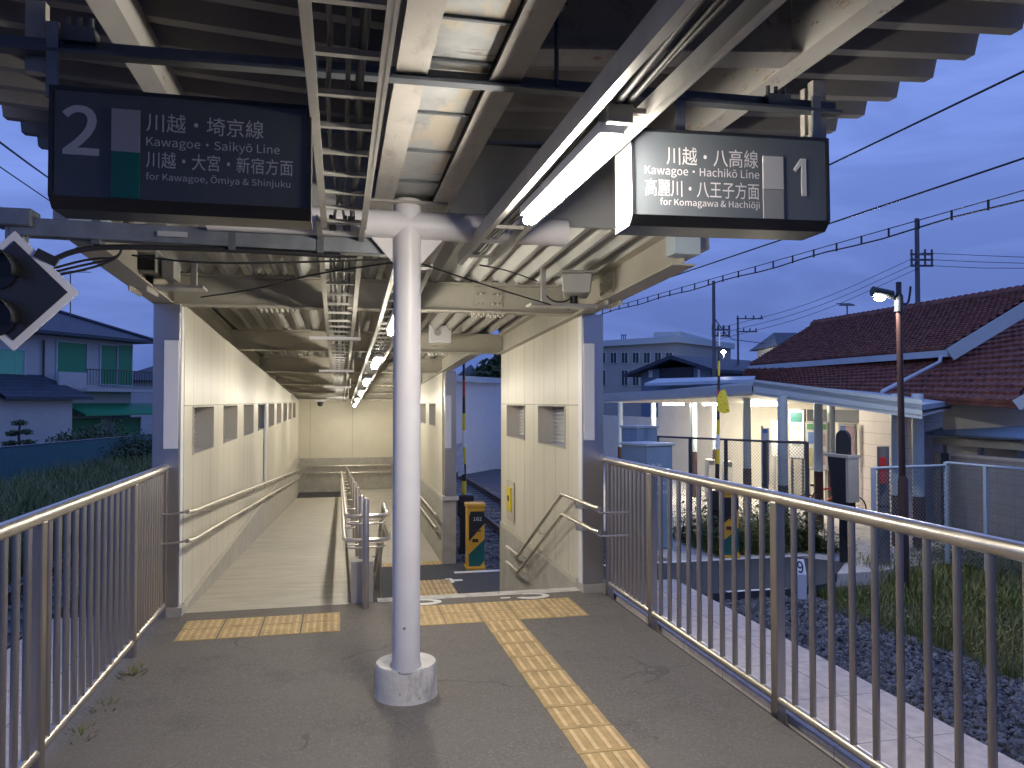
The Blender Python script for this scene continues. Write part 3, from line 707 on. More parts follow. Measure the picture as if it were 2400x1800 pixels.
# ---- cable ladders
def ladder(label, xa, xb, pts, rung=.3, rh=.05, cables=0, mat=m_rack):
    t = thing('cable_ladder', label, 'cable ladder', (xa, pts[0][0], pts[0][1]), group='cable ladders')
    for x in (xa, xb):
        b = MB()
        for (y0,z0),(y1,z1) in zip(pts, pts[1:]):
            b.seg((x,y0,z0),(x,y1,z1),.012,rh); s = 1 if x == xa else -1
            b.seg((x+s*.016,y0,z0-rh/2+.004),(x+s*.016,y1,z1-rh/2+.004),.02,.006)
        b.build('rail', mat, t)
    b = MB(); y = pts[0][0]+.05
    def zat(y):
        for (y0,z0),(y1,z1) in zip(pts, pts[1:]):
            if y0 <= y <= y1: return z0+(z1-z0)*(y-y0)/(y1-y0)
    rg0 = None
    while y < pts[-1][0]-.02:
        if rg0 is None: rg0 = b.box(xa+.007, y-.012, zat(y)-.012, xb-.007, y+.012, zat(y)+.006).build('rung', mat, t); ry, rz0 = y, zat(y)
        else: part_copy(rg0, (0, y-ry, zat(y)-rz0), t)
        y += rung
    for i in range(cables):
        x = xa+.05+(xb-xa-.1)*(i+.5)/cables; b = MB()
        b.tube([(x+random.uniform(-.02,.02), yy, zat(min(yy, pts[-1][0]-.01))+.018) for yy in [pts[0][0]+ .01 + (pts[-1][0]-pts[0][0]-.03)*q/14 for q in range(15)]], random.choice((.008,.011,.014)), 6)
        b.build('cable', m_cable, t)
    return t
ladder('cable ladder hung under the canopy beside the numeral 2 sign', -.10, .135, [(-2, 2.82), (4.45, 2.80)], .30, .045, 3)
ladder('galvanised lamp rack under the canopy above the bright tube lamp', .80, 1.02, [(-3, 2.79), (5.3, 2.79)], .9, .085, 4, m_rack)
ladder('cable ladder descending through the passage roof left of the lamps', -.13, .13, [(4.4, 2.82), (7.2, 2.53), (10, 2.38), (24, 1.80)], .34, .04, 4)
ladder('lamp carrying cable ladder running down the passage centre', .33, .57, [(4.9, 2.66), (7.0, 2.50), (24.9, 1.74)], .34, .035, 3)
for i, y in enumerate((7.9, 11.5, 14.9, 18.5)):
    z = 2.50-.052*(y-7.2); t = thing('rack_bracket', 'white bracket bar under the descending cable ladder, %s from the platform' % ('first','second','third','fourth')[i], 'bracket', (0, y, z), group='bracket bars under the ladder')
    MB().box(-.30, y-.02, z-.05, .20, y+.02, z-.02).build('bar', m_white, t); MB().box(.18, y-.008, z-.02, .196, y+.008, z+.30).build('drop_rod', m_rack, t)
# loose cables
t = thing('cable', 'thin cables sagging from the column to the passage roof', 'cables', (.4, 4.7, 2.6))
for q in ([(.48,4.69,2.64),(.9,5.2,2.62),(1.5,5.9,2.60),(2.0,6.6,2.62)], [(.31,4.69,2.64),(-.2,5.2,2.63),(-.6,5.9,2.62),(-1.1,6.6,2.64)], [(.31,4.69,2.66),(-.3,4.72,2.62),(-.8,4.75,2.60),(-1.2,4.9,2.66)], [(.9,5.0,2.70),(1.2,5.5,2.76),(1.6,6.2,2.80)]):
    MB().tube(smooth(q, 2), .006, 6).build('strand', m_cable, t)

# ---- steel arm with the diamond signal on the left
t = thing('signal_gantry', 'blue grey square steel beam running from the column to the diamond signal', 'gantry', (.2, 4.75, 2.76))
MB().seg((.30,4.78,2.745),(-1.78,4.75,2.765),.09,.10).build('beam', m_galv, t, bevel=.004)
MB().box(-1.86,4.68,2.76,-1.66,4.82,2.86).build('end_box', m_galv, t, bevel=.01)
MB().box(-1.80,4.71,2.42,-1.71,4.79,2.76).build('drop_post', m_galv, t)
for x in (-1.35,-.62,-.12): MB().box(x-.02,4.72,2.685,x+.02,4.838,2.82).build('clamp', m_dkgal, t)
b = MB().box(-1.02,4.695,2.74,-.86,4.702,2.77); b.build('maker_plate', m_rack, t)
MB().tube(smooth([(-1.60,4.76,2.58),(-1.45,4.76,2.66),(-1.2,4.76,2.685),(-.6,4.76,2.69),(.0,4.76,2.68)],2), .016, 8).build('cable', m_cable, t)
for k in range(3): MB().tube(smooth([(-1.62,4.80,2.50+.02*k),(-1.4,4.82,2.56+.03*k),(-1.25,4.80,2.62),(-1.22,4.78,2.70)],2), .007, 6).build('wire', m_cable, t)
t = thing('signal', 'black diamond railway signal with a white border and two dark lenses', 'signal', (-1.705, 4.60, 2.39))
def dia(r, y0, y1): return MB().prism([(-1.705-r,y0,2.39),(-1.705,y0,2.39-r*1.02),(-1.705+r,y0,2.39),(-1.705,y0,2.39+r*1.02)], (0,y1-y0,0))
dia(.315, 4.585, 4.60).build('border', m_white, t); dia(.262, 4.580, 4.5845).build('board', m_black, t)
for dz in (.09,-.16):
    z = 2.40+dz
    ln = MB().tube([(-1.78,4.579,z),(-1.78,4.56,z)], .095, 24).build('lens', m_glass, t)
    b = MB(); nn = 20
    vs = []
    for yy, rr in ((4.579,.110),(4.40,.115)):
        for k in range(nn+1): a = R(-15+210*k/nn); vs.append((-1.78+rr*math.cos(a), yy-(0 if yy > 4.5 else -.05*(1-math.sin(max(0,a)) )), z+rr*math.sin(a)))
    b.add(vs, [(k, k+1, nn+2+k, nn+1+k) for k in range(nn)], True)
    o = b.build('hood', m_dark, t); so = o.modifiers.new('solid', 'SOLIDIFY'); so.thickness = .005
b = MB().box(-1.90,4.60,2.26,-1.62,4.72,2.52); b.build('back_box', m_dark, t, bevel=.01)
MB().seg((-1.60,4.585,2.60),(-1.50,4.60,2.55),.03,.05).build('visor', m_dark, t)

# ---- cameras, loudspeakers and their shelves
def shelf(label, x0, x1, xp, y, z, ztop):
    t = thing('shelf_bracket', label, 'bracket', (xp, y, z), group='hung shelf brackets')
    MB().box(x0, y-.10, z, x1, y+.10, z+.022).build('shelf', m_rack, t); MB().box(xp-.02, y-.02, z+.022, xp+.02, y+.02, ztop).build('post', m_rack, t)
shelf('shelf bracket under the left overhang carrying a camera', -1.55, -1.02, -1.10, 6.3, 2.655, 2.93)
shelf('shelf bracket under the right overhang carrying a grey housing', 1.55, 2.12, 1.68, 6.3, 2.60, 2.93)
t = thing('security_camera', 'boxed security camera on the shelf under the left overhang', 'camera', (-1.42, 6.25, 2.70))
MB().box(-1.51,6.10,2.75,-1.33,6.45,2.90).build('housing', m_boxg, t, bevel=.006); MB().box(-1.50,6.085,2.765,-1.34,6.099,2.875).build('lens', m_glass, t); MB().box(-1.53,6.02,2.895,-1.31,6.46,2.91).build('sun_hood', m_boxg, t); MB().tube([(-1.42,6.3,2.677),(-1.42,6.3,2.75)], .03, 10).build('foot', m_dark, t)
MB().box(-1.30,6.15,2.72,-1.22,6.4,2.86).build('side_box', m_boxg, t)
t = thing('security_camera', 'grey tapered camera housing on the shelf under the right overhang', 'camera', (1.95, 6.3, 2.65))
b = MB(); b.add([(1.80,6.12,2.70),(2.02,6.05,2.70),(2.12,6.45,2.70),(1.92,6.5,2.70),(1.78,6.10,2.86),(2.03,6.03,2.86),(2.10,6.45,2.84),(1.90,6.5,2.84)], [(0,3,2,1),(4,5,6,7),(0,1,5,4),(1,2,6,5),(2,3,7,6),(3,0,4,7)])
b.build('housing', m_boxg, t, bevel=.012); MB().box(1.76,6.0,2.86,2.06,6.3,2.872).build('sun_hood', m_boxg, t); MB().tube([(1.95,6.3,2.622),(1.95,6.3,2.70)], .035, 10).build('foot', m_dark, t)
MB().tube(smooth([(1.70,6.3,2.70),(1.76,6.26,2.64),(1.86,6.26,2.64),(1.92,6.3,2.68)],2), .007, 6).build('cable', m_cable, t)
t = thing('loudspeaker', 'white box loudspeaker hung from the second passage beam', 'loudspeaker', (1.33, 10.45, 2.62))
MB().box(1.18,10.40,2.60,1.48,10.55,2.83).build('box', m_white, t, bevel=.008); MB().tube([(1.29,10.395,2.735),(1.29,10.401,2.735)], .05, 20).build('grille', m_boxg, t); MB().box(1.17,10.41,2.58,1.185,10.43,2.95).build('bracket', m_rack, t)
t = thing('security_camera', 'small dark dome camera near the back wall ceiling', 'camera', (-.6, 24.8, 1.72))
MB().ball((-.6,24.8,1.72), .10, .10, .09).build('dome', m_dark, t); MB().box(-.75,24.7,1.78,-.45,24.9,1.83).build('base', m_white, t)

# ================================================================== GROUND AND TRACK
b = MB(); b.box(-600,-60,-2.5,600,900,-1.34); struct('ground', b, m_ground)
b = MB(); b.add([(3.3,-9,-1.26),(6.9,-9,-1.26),(6.9,60,-1.26),(2.1,60,-1.26),(2.1,12,-1.26),(3.3,12,-1.26)], [(0,1,2,3,4,5)]); b.add([(-7.4,-9,-1.28),(-2.3,-9,-1.28),(-2.3,60,-1.28),(-7.4,60,-1.28)], [(0,1,2,3)])
struct('track_bed', b, M('ballast_bed', (.09,.095,.11), .9, var=.6, vs=28, bump=1.0, bs=38), 'dark ballast of the track beds')
b = MB()
import numpy as np
rs = np.random.RandomState(5)
ico = [(-1,1.618,0),(1,1.618,0),(-1,-1.618,0),(1,-1.618,0),(0,-1,1.618),(0,1,1.618),(0,-1,-1.618),(0,1,-1.618),(1.618,0,-1),(1.618,0,1),(-1.618,0,-1),(-1.618,0,1)]
icf = [(0,11,5),(0,5,1),(0,1,7),(0,7,10),(0,10,11),(1,5,9),(5,11,4),(11,10,2),(10,7,6),(7,1,8),(3,9,4),(3,4,2),(3,2,6),(3,6,8),(3,8,9),(4,9,5),(2,4,11),(6,2,10),(8,6,7),(9,8,1)]
ico = np.array(ico)/1.9
def stones(b, n, x0, x1, y0, y1, z, s0, s1):
    for i in range(n):
        c = np.array([rs.uniform(x0,x1), rs.uniform(y0,y1), z+rs.uniform(-.015,.02)]); s = rs.uniform(s0,s1)
        A = np.linalg.qr(rs.randn(3,3))[0]; v = (ico*(1+rs.uniform(-.38,.3,(12,1))))*np.array([1,rs.uniform(.55,.95),rs.uniform(.4,.75)])*s
        b.add((v@A.T+c).tolist(), icf)
stones(b, 6500, 5.0, 7.2, 3.2, 10.75, -1.24, .020, .048); stones(b, 5000, 5.0, 7.2, 3.2, 10.75, -1.225, .010, .022); stones(b, 500, 5.0, 7.1, 3.2, 10.7, -1.23, .045, .065)
stones(b, 2200, 2.1, 5.4, 13.1, 22, -1.25, .025, .055)
stuff('ballast', b, m_stone, 'grey crushed stone ballast along the track', 'ballast')
def rails(label, x0, x1, y0, y1, name='railway_track'):
    t = thing(name, label, 'railway track', ((x0+x1)/2, y0, -1.26))
    for x in (x0, x1):
        b = MB(); b.box(x-.032,y0,-1.13,x+.032,y1,-1.09); b.box(x-.01,y0,-1.21,x+.01,y1,-1.13); b.box(x-.06,y0,-1.235,x+.06,y1,-1.21); b.build('rail', m_rail, t)
    b = MB(); y = y0+.3
    while y < y1-.2: b.box((x0+x1)/2-1.0, y-.1, -1.30, (x0+x1)/2+1.0, y+.1, -1.238); y += .66
    b.build('sleepers', m_sleeper, t)
rails('railway track seen through the opening, running away beside the passage', 3.6, 4.67, 13.05, 60)
rails('near railway track below the platform edge facing the station', 3.6, 4.67, -6, 10.65)
rails('railway track on the dark house side of the platform', -4.9, -3.83, -6, 60)

# grass and weeds
def blades(b, n, x0, x1, y0, y1, z, h0, h1, w=.012, lean=.5, fn=None, mi=0):
    for i in range(n):
        x, y = random.uniform(x0,x1), random.uniform(y0,y1)
        if fn and not fn(x, y): continue
        h = random.uniform(h0,h1); a = random.random()*6.283; dx, dy = math.cos(a), math.sin(a); l = random.random()*lean*h
        m = Vector((x+dx*l*.35, y+dy*l*.35, z+h*.6)); p = Vector((-dy*w, dx*w, 0)); b0 = Vector((x,y,z-.02)); tp = Vector((x+dx*l, y+dy*l, z+h))
        b.add([b0-p, b0+p, m+p*.7, m-p*.7, tp], [(0,1,2,3),(3,2,4)], mi=mi)
def weeds(b, n, x0, x1, y0, y1, z, h0, h1, s=.05):
    for i in range(n):
        x, y = random.uniform(x0,x1), random.uniform(y0,y1); h = random.uniform(h0,h1)*(.6+.4*math.sin(x*1.3+y*.9)**2); a = random.random()*6.28
        for k in range(6):
            zz = z+h*(k+1)/6; q = a+k*2.4; r_ = s*(1.6-.8*k/6); c = Vector((x+random.uniform(-.04,.04), y+random.uniform(-.04,.04), zz)); d = Vector((math.cos(q), math.sin(q), random.uniform(-.2,.6)))*r_*1.8; p = Vector((-math.sin(q), math.cos(q), 0))*r_*.45
            b.add([c, c+d*.5+p, c+d, c+d*.5-p], [(0,1,2,3)])
random.seed(11)
b = MB()
cl = lambda x, y: (math.sin(x*2.3+math.sin(y*1.7)*1.5)+math.sin(y*2.9+x)) > -1.1 or random.random() < .35
blades(b, 26000, 6.9, 13.0, 3.0, 10.9, -1.28, .08, .30, .007, .9, lambda x, y: cl(x, y) and x > 6.95+.25*math.sin(y*1.9)+.2*math.sin(y*5))
blades(b, 5000, 9.0, 13.0, 9.5, 12.6, -1.28, .10, .38, .009, .8)
weeds(b, 600, 7.3, 12.5, 3.5, 10.5, -1.3, .12, .36, .026); blades(b, 900, 7.2, 12.8, 3.2, 10.8, -1.28, .35, .62, .004, .5)
stuff('grass', b, m_grass, 'rough grass between the ballast and the fence on the right', 'grass')
b = MB()
weeds(b, 2600, -10.5, -5.9, 9, 34, -1.3, .3, 1.0, .045)
blades(b, 26000, -10.0, -5.4, 6.5, 34, -1.3, .3, 1.1, .012, .9)
stuff('weeds', b, m_weed, 'dark tangled weeds beyond the left track', 'weeds')
b = MB()
weeds(b, 1100, 6.9, 9.2, 13.3, 15.5, -1.3, .5, 1.3, .06); weeds(b, 250, 8.9, 9.7, 13.0, 14.4, -1.3, .3, .8, .05)
weeds(b, 350, 10.6, 12.0, 11.2, 13.2, -1.3, .15, .5, .05); blades(b, 2500, 6.9, 9.3, 13.3, 15.3, -1.3, .2, .8, .01, .8)
stuff('trackside_weeds', b, leafmat('green_weed', (.05,.095,.02), (.12,.15,.045)), 'green weeds around the crossing barrier on the right', 'weeds')

# ================================================================== FACADE HELPER
class Fac:
    """a vertical front between two ground points; local x along it, y away from the viewer, z up from its base"""
    def __init__(s, name, label, cat, u0, d0, u1, d1, base=-1.3, group=None):
        p, q = at(u0, 868, d0), at(u1, 868, d1); p.z = q.z = base
        s.p, s.base = p, base; s.e = (q-p); s.w = s.e.length; s.e = s.e.normalized(); s.n = Vector((-s.e.y, s.e.x, 0))
        s.t = thing(name, label, cat, p, math.atan2(s.e.y, s.e.x), group)
    def l(s, u, v, off=0):
        h = onp(u, v, s.p + s.n*off, s.n) - s.p; return h.dot(s.e), h.z
    def rect(s, u0, v0, u1, v1, off=0):
        a, c = s.l(u0, v0, off), s.l(u1, v1, off); return min(a[0],c[0]), min(a[1],c[1]), max(a[0],c[0]), max(a[1],c[1])
    def add(s, name, m, mb, bevel=0, parent=None): return mb.build(name, m, parent or s.t, bevel, world=False)
    def panel(s, name, m, u0, v0, u1, v1, out=.03, thick=.06, off=0, parent=None):
        x0, z0, x1, z1 = s.rect(u0, v0, u1, v1, off); return s.add(name, m, MB().box(x0, off-out, z0, x1, off-out+thick, z1), parent=parent)
    def post(s, name, m, u, v0, v1, w=.05, off=0, parent=None):
        x, za = s.l(u, v0, off); _, zb = s.l(u, v1, off); return s.add(name, m, MB().box(x-w/2, off-w/2, min(za,zb), x+w/2, off+w/2, max(za,zb)), parent=parent)
def tilemat(name, c, c2, px, py):
    return seams(M(name, c, .55, var=.25, vs=2, c2=c2, c2pos=(.4,.6), bump=.2, bs=20), 0, px, px*.14, .55, 2, py, .8)
m_hwall = M('house_wall', (.47,.48,.48), .8, var=.06, vs=2, bump=.05); m_btile = tilemat('blue_tiles', (.03,.045,.07), (.05,.065,.10), .30, .16)
m_shut = seams(M('green_shutter', (.02,.27,.13), .5, var=.06), 0, .12, .015, .6); m_shutl = seams(M('pale_green_shutter', (.16,.55,.36), .5, var=.06), 0, .12, .015, .7)
m_rtile = tilemat('red_tiles', (.17,.062,.05), (.10,.042,.038), .34, .13)

# ================================================================== LEFT: house, net fence, bushes
H = Fac('house', 'two storey house with blue tiled roof and green shutters beyond the left track', 'house', -70, 34, 283, 43, -1.2)
x0, z0, x1, z1 = H.rect(-70, 900, 283, 735); ze = z1
H.add('wall', m_hwall, MB().box(0, 0, 0, H.w, 7, ze-.05))
b = MB(); o_ = .8; rz_ = ze+1.75
rr = [(-o_,-o_,ze),(H.w+o_,-o_,ze),(H.w+o_,7.8,ze),(-o_,7.8,ze),(3.2,3.4,rz_),(H.w-3.4,3.4,rz_)]
b.add(rr, [(0,1,5,4),(1,2,5),(2,3,4,5),(3,0,4)]); b.add([(x,y,z-.16) for x,y,z in rr[:4]] + rr[:4], [(0,3,2,1),(0,1,5,4),(1,2,6,5),(2,3,7,6),(3,0,4,7)])
rf = H.add('roof', m_btile, b)
b = MB(); b.tube([(3.2,3.4,rz_+.05),(H.w-3.4,3.4,rz_+.05)], .13, 8); b.tube([(H.w-3.4,3.4,rz_+.05),(H.w+o_,-o_,ze+.05)], .10, 8); b.tube([(3.2,3.4,rz_+.05),(-o_,-o_,ze+.05)], .10, 8)
H.add('ridge', m_btile, b, parent=rf)
for u0, v0, u1, v1, m in ((123,738,185,828,m_shut),(217,745,250,830,m_shut),(254,745,282,832,m_shut),(-30,752,50,818,m_shutl),(132,905,215,965,m_shut),(245,905,300,960,m_shut)): sh_ = H.panel('shutter', m, u0, v0, u1, v1); x0, z0, x1, z1 = H.rect(u0, v0, u1, v1); H.add('frame', m_bluew, MB().box(x0-.08,-.07,z1,x1+.08,.03,z1+.08).box(x0-.08,-.09,z0-.08,x1+.08,.03,z0).box(x0-.08,-.07,z0,x0,.03,z1).box(x1,-.07,z0,x1+.08,.03,z1), parent=sh_)
H.panel('window', m_glass, 250, 750, 254, 828)
H.panel('balcony_wall', m_hwall, 93, 803, 155, 845, 1.0, .12, 0); x0, z0, x1, z1 = H.rect(93, 838, 330, 848)
H.add('balcony_floor', m_hwall, MB().box(x0, -1.0, z0, x1+1.0, .0, z1))
x0, z0, x1, z1 = H.rect(155, 798, 332, 836); b = MB(); b.seg((x0,-1,z1),(x1+.6,-1,z1),.05,.05)
nn = 34
for i in range(nn+1): b.box(x0+(x1+.6-x0)*i/nn-.012, -1.012, z0, x0+(x1+.6-x0)*i/nn+.012, -.988, z1)
H.add('balcony_railing', m_blk, b)
x0, z0, x1, z1 = H.rect(-70, 852, 128, 820); b = MB(); b.add([(x0,-2.2,z0-.1),(x1,-2.2,z0-.1),(x1-1,.0,z1+.2),(x0,0,z1+.2),(x0,-2.2,z0-.22),(x1,-2.2,z0-.22),(x1-1,0,z1),(x0,0,z1)], [(0,1,2,3),(4,7,6,5),(0,4,5,1),(1,5,6,2)])
H.add('lower_roof', m_btile, b); H.add('annex_wall', m_hwall, MB().box(x0, -1.7, 0, x1-.8, -.01, z0-.15))
x0, z0, x1, z1 = H.rect(135, 890, 330, 878); b = MB(); b.add([(x0,-1.5,z0-.1),(x1+1.0,-1.5,z0-.1),(x1+1.0,-.02,z1+.2),(x0,-.02,z1+.2),(x0,-1.5,z0-.2),(x1+1,-1.5,z0-.2),(x1+1,-.02,z1),(x0,-.02,z1)], [(0,1,2,3),(4,7,6,5),(0,4,5,1),(1,5,6,2),(0,3,7,4)])
H.add('awning', m_shut, b)
b = MB()
for u, v0, v1 in ((95,735,868),(88,868,960)):
    x, za = H.l(u, v0, -.1); _, zb = H.l(u, v1, -.1); b.tube([(x,-.1,za),(x,-.1,zb)], .05, 8)
H.add('downpipe', m_brown, b)
t = H.t; 
def antenna(u, vt, vb, d, label, w=1.2):
    p, q = at(u, vb, d), at(u, vt, d); a = thing('antenna', label, 'antenna', p)
    MB().tube([p, q], .03, 6).build('mast', m_pole, a)
    b = MB(); b.seg(q-_rt*w, q+_rt*w*.9, .03, .03)
    for k in range(9): b.seg(q+_rt*(-w+.2*k*w)-Vector((0,0,.0))-_fw*.25, q+_rt*(-w+.2*k*w)+_fw*.25+Vector((0,0,.12)), .02, .02)
    b.build('boom', m_pole, a)
antenna(152, 588, 690, 40, 'television antenna on the blue tiled house roof')
antenna(1830, 660, 690, 32, 'television antenna on the red tiled station roof', .35)
# green net fence
A, B_ = gz(-60, 1095, -1.3), gz(345, 1018, -1.3)
pA, pB = at(-60, 868, 24), at(345, 868, 36)
t = thing('net_fence', 'blue green net fence between the weeds and the house garden', 'fence', (pA.x, pA.y, -1.3))
b = MB(); b.seg((pA.x,pA.y,-.4),(pB.x,pB.y,-.4),.03,1.34); 
m_net = M('net', (.06,.16,.18), .8, var=.3, vs=20); b.build('net', m_net, t)
for k in range(9): q = pA.lerp(pB, k/8); MB().tube([(q.x-.03,q.y-.05,-1.3),(q.x-.03,q.y-.05,.32)], .03, 8).build('post', m_galv, t)
b = MB(); b.tube([(pA.x,pA.y-.05,.28),(pB.x,pB.y-.05,.28)], .025, 8); b.build('top_rail', m_galv, t)
# garden bushes and topiary
def crown(b, c, rx, ry, rz, n, s, mi=0):
    for i in range(n):
        v = Vector((random.gauss(0,1), random.gauss(0,1), random.gauss(0,1))).normalized(); k = random.random()**.45
        k *= 1+.22*math.sin(v.x*5+c[0])*math.sin(v.y*4+c[1])+.15*math.sin(v.z*7)
        p = Vector((c[0]+v.x*rx*k, c[1]+v.y*ry*k, c[2]+v.z*rz*k)); a = Vector((random.gauss(0,1), random.gauss(0,1), random.gauss(0,1))).normalized(); c2 = a.orthogonal().normalized(); q = s*random.uniform(.6,1.4)
        b.add([p-a*q, p+c2*q*.5, p+a*q, p-c2*q*.5], [(0,1,2,3)], mi=mi)
for i, (u, d, h, w_, lab) in enumerate(((118,32,1.6,1.4,'low dark garden bush left of the awning'),(165,32,2.4,1.5,'tall dark garden bush under the green awning'),(215,33,2.9,1.6,'tallest dark garden bush near the balcony'),(275,33,2.2,1.9,'broad dark garden bush below the right end of the awning'),(320,34,1.8,1.4,'dark garden bush beside the steel column'))):
    p = at(u, 868, d); p.z = -1.3; t = thing('bush', lab, 'bush', p, 0, 'garden bushes')
    h *= .66; b = MB(); crown(b, (p.x,p.y,-1.3+h*.55), w_, w_, h*.6, 3600, .07); b.build('foliage', m_leafd, t)
    MB().tube([(p.x,p.y,-1.3),(p.x,p.y,-1.3+h*.5)], [.07,.03], 6).build('stem', m_brown, t)
p = at(43, 868, 30); p.z = -1.3; t = thing('topiary_tree', 'small cloud pruned tree with layered pads before the house', 'tree', p)
MB().tube([p, (p.x+.05,p.y,-.4), (p.x-.03,p.y,.5), (p.x+.03,p.y,1.0)], [.07,.06,.05,.03], 8).build('trunk', m_brown, t)
b = MB()
for dx, z, r_ in ((0,.95,.25),(-.25,.55,.22),(.22,.60,.24),(-.30,.15,.3),(.30,.20,.3),(-.05,-.25,.36),(.36,-.3,.25)): crown(b, (p.x+dx,p.y,z), r_, r_, .11, 240, .05)
b.build('crown', m_leafd, t)
Hn = Fac('house', 'dark hipped roof of a neighbouring house behind the balcony', 'house', 283, 60, 360, 60, -1.2)
Hn.add('wall', m_hwall, MB().box(-1,0,0,6,6,4.6)); Hn.add('roof', m_btile, MB().add([(-1.6,-.6,4.6),(6.6,-.6,4.6),(6.6,6.6,4.6),(-1.6,6.6,4.6),(2.0,3,6.4),(4,3,6.4)], [(0,1,5,4),(1,2,5),(2,3,4,5),(3,0,4),(0,3,2,1)]))

# ================================================================== RIGHT: crossing equipment
def barrier(label, x, y, h, rz, sign_c=None, zs_=(0,), lean=0.0):
    """raised barrier arm beside its machine"""
    t = thing('barrier', label, 'barrier', (x, y, -1.1), rz, 'raised crossing barriers')
    MB().box(-.13,-.13,0,.13,.13,.12).box(-.09,-.09,.12,.09,.09,.95).build('pedestal', m_blk, t, bevel=.01, world=False)
    MB().box(-.15,-.18,.72,.16,.18,1.12).build('head', m_dark, t, bevel=.02, world=False)
    b = MB(); z = 1.05; k = 0; top = h
    seq = [1,0,1,3,1,0,2,0,1,0,3,0]
    L_ = (top-z)/11
    for i in range(11):
        r0 = .045-.0026*i; b.tube([(lean*(z+L_*i),-.0,z+L_*i),(lean*(z+L_*(i+1)),0,z+L_*(i+1))], [r0, r0-.0026], 10, mi=seq[i])
    b.build('arm', [m_blk, m_ylw, m_red, m_white], t, world=False)
    return t
def bollard_box(label, x, y, w, d, h, rz, number=None):
    t = thing('barrier_machine', label, 'barrier machine', (x, y, -1.1), rz, 'striped crossing barrier machines')
    b = MB().box(-w/2,-d/2,0,w/2,d/2,h-.06); b.box(-w/2-.02,-d/2-.02,h-.06,w/2+.02,d/2+.02,h); b.box(-w/2-.02,-d/2-.02,0,w/2+.02,d/2+.02,.05); b.build('body', m_yel, t, bevel=.008, world=False)
    y0 = -d/2; f = .0035
    st = MB().prism([(-w/2+.06,y0-f,h-.13),(w/2,y0-f,h-.13),(w/2,y0-f,h-.34),(-w/2+.03,y0-f,h-.64),(-w/2+.03,y0-f,h-.22)], (0,f,0)); st.build('stripe', m_blk, t, world=False)
    st = MB().prism([(w/2,y0-f,h*.46),(w/2,y0-f,.15),(w/2-.08,y0-f,.06),(-w/2+.03,y0-f,.06),(-w/2+.03,y0-f,h*.24)], (0,f,0)); st.build('stripe', m_teal, t, world=False)
    MB().box(-.06,y0-.01,h*.42,.04,y0,h*.47).build('latch', m_brown, t, world=False)
    MB().box(-.05,y0-.008,h*.58,.09,y0,h*.60).build('vent', m_brown, t, world=False)
    if number: text('lettering', number, m_letter1, t, (-.04,h-.29,.10,h-.23), y0-.0035, .002)
    return t
bollard_box('yellow and black barrier machine standing at the foot of the steps', 2.30, 13.25, .30, .28, 1.13, -.05, '162')
barrier('raised striped barrier pole behind the machine by the steps', 2.33, 14.6, 4.6, 0, lean=-.004)
t = thing('warning_sign', 'pale blue warning board hung on the raised barrier behind the steps', 'sign', (2.10, 14.52, .35))
b = MB(); b.prism([(2.10,14.50,.95),(2.27,14.50,1.02),(2.32,14.50,.42),(2.20,14.50,.36)], (0,.02,0)); b.build('board', M('faded_board', (.45,.52,.62), .6, var=.3, vs=12), t)
p = gz(1577, 1203)
bollard_box('yellow and black barrier machine in the weeds beyond the right railing', p.x, p.y, .32, .28, 1.25, -.5)
p2 = gz(1563, 1185)
barrier('raised striped barrier pole with a yellow sign beyond the right railing', p2.x, p2.y+.3, 4.3, -.5, lean=.02)
q = at(1563, 868, 15.0)
t = thing('warning_sign', 'yellow arched warning sign hung on the raised barrier pole', 'sign', (q.x, q.y, 1.6))
f = [at(1550,888,14.9), at(1548,862,14.9), at(1555,846,14.9), at(1566,840,14.9), at(1569,850,14.9), at(1577,890,14.9), at(1565,893,14.9)]
MB().prism(f, Vector((_fw.x,_fw.y,0))*.02).build('board', stains(M('sign_yellow', (.72,.62,.04), .5, var=.05), (.12,.10,.02), (9,9,9), .56, .60, .8, 3), t)
# kilometre marker
p = gz(1729, 1292); t = thing('distance_marker', 'short white trackside marker post reading 9', 'marker', p, -.35)
b = MB(); b.prism([(-.075,-.07,.0),(-.075,.08,.0),(-.075,.08,.56),(-.075,-.07,.36)], (.15,0,0)); b.build('post', m_white, t, bevel=.006, world=False)
n_ = Vector((0,-.2,.15)).normalized()
text('lettering', '9', m_blk, t, (-.04,.38,.045,.53), 0, .004, .004, place=lambda x, y, z: (x, -.07+(z-.36)*.75+ (y)*.8-.002, z+.0+(-y)*.6+.002))
# equipment cabinets
K = Fac('cabinet', 'low blue grey trackside cabinet with a printed notice', 'cabinet', 1398, 15.0, 1452, 15.35, -1.1)
x0, z0, x1, z1 = K.rect(1398, 1130, 1452, 962)
K.add('body', m_blue, MB().box(0,0,0,K.w,.75,z1), .01); K.add('top', m_bluew, MB().box(-.04,-.04,z1,K.w+.04,.79,z1+.05), .006)
b = MB(); rg = random.Random(2)
for r_, nn in ((.80,4),(.71,5),(.62,6),(.53,6)):
    for i in range(nn): b.box(K.w*(.18+.1*i), -.004, z1*r_, K.w*(.18+.1*i+rg.uniform(.04,.08)), -.0005, z1*r_+rg.uniform(.04,.07))
K.add('notice', m_letter, b)
K2 = Fac('cabinet', 'tall blue trackside cabinet behind the lower one', 'cabinet', 1342, 18, 1375, 17.5, -1.1)
x0, z0, x1, z1 = K2.rect(1342, 1130, 1375, 925); K2.add('body', m_blue, MB().box(0,0,0,K2.w,.6,z1), .01); K2.add('top', m_bluew, MB().box(-.03,-.03,z1,K2.w+.03,.63,z1+.05)); K2.add('door', m_blue, MB().box(.04,-.02,.1,K2.w-.04,-.002,z1-.1), .006)
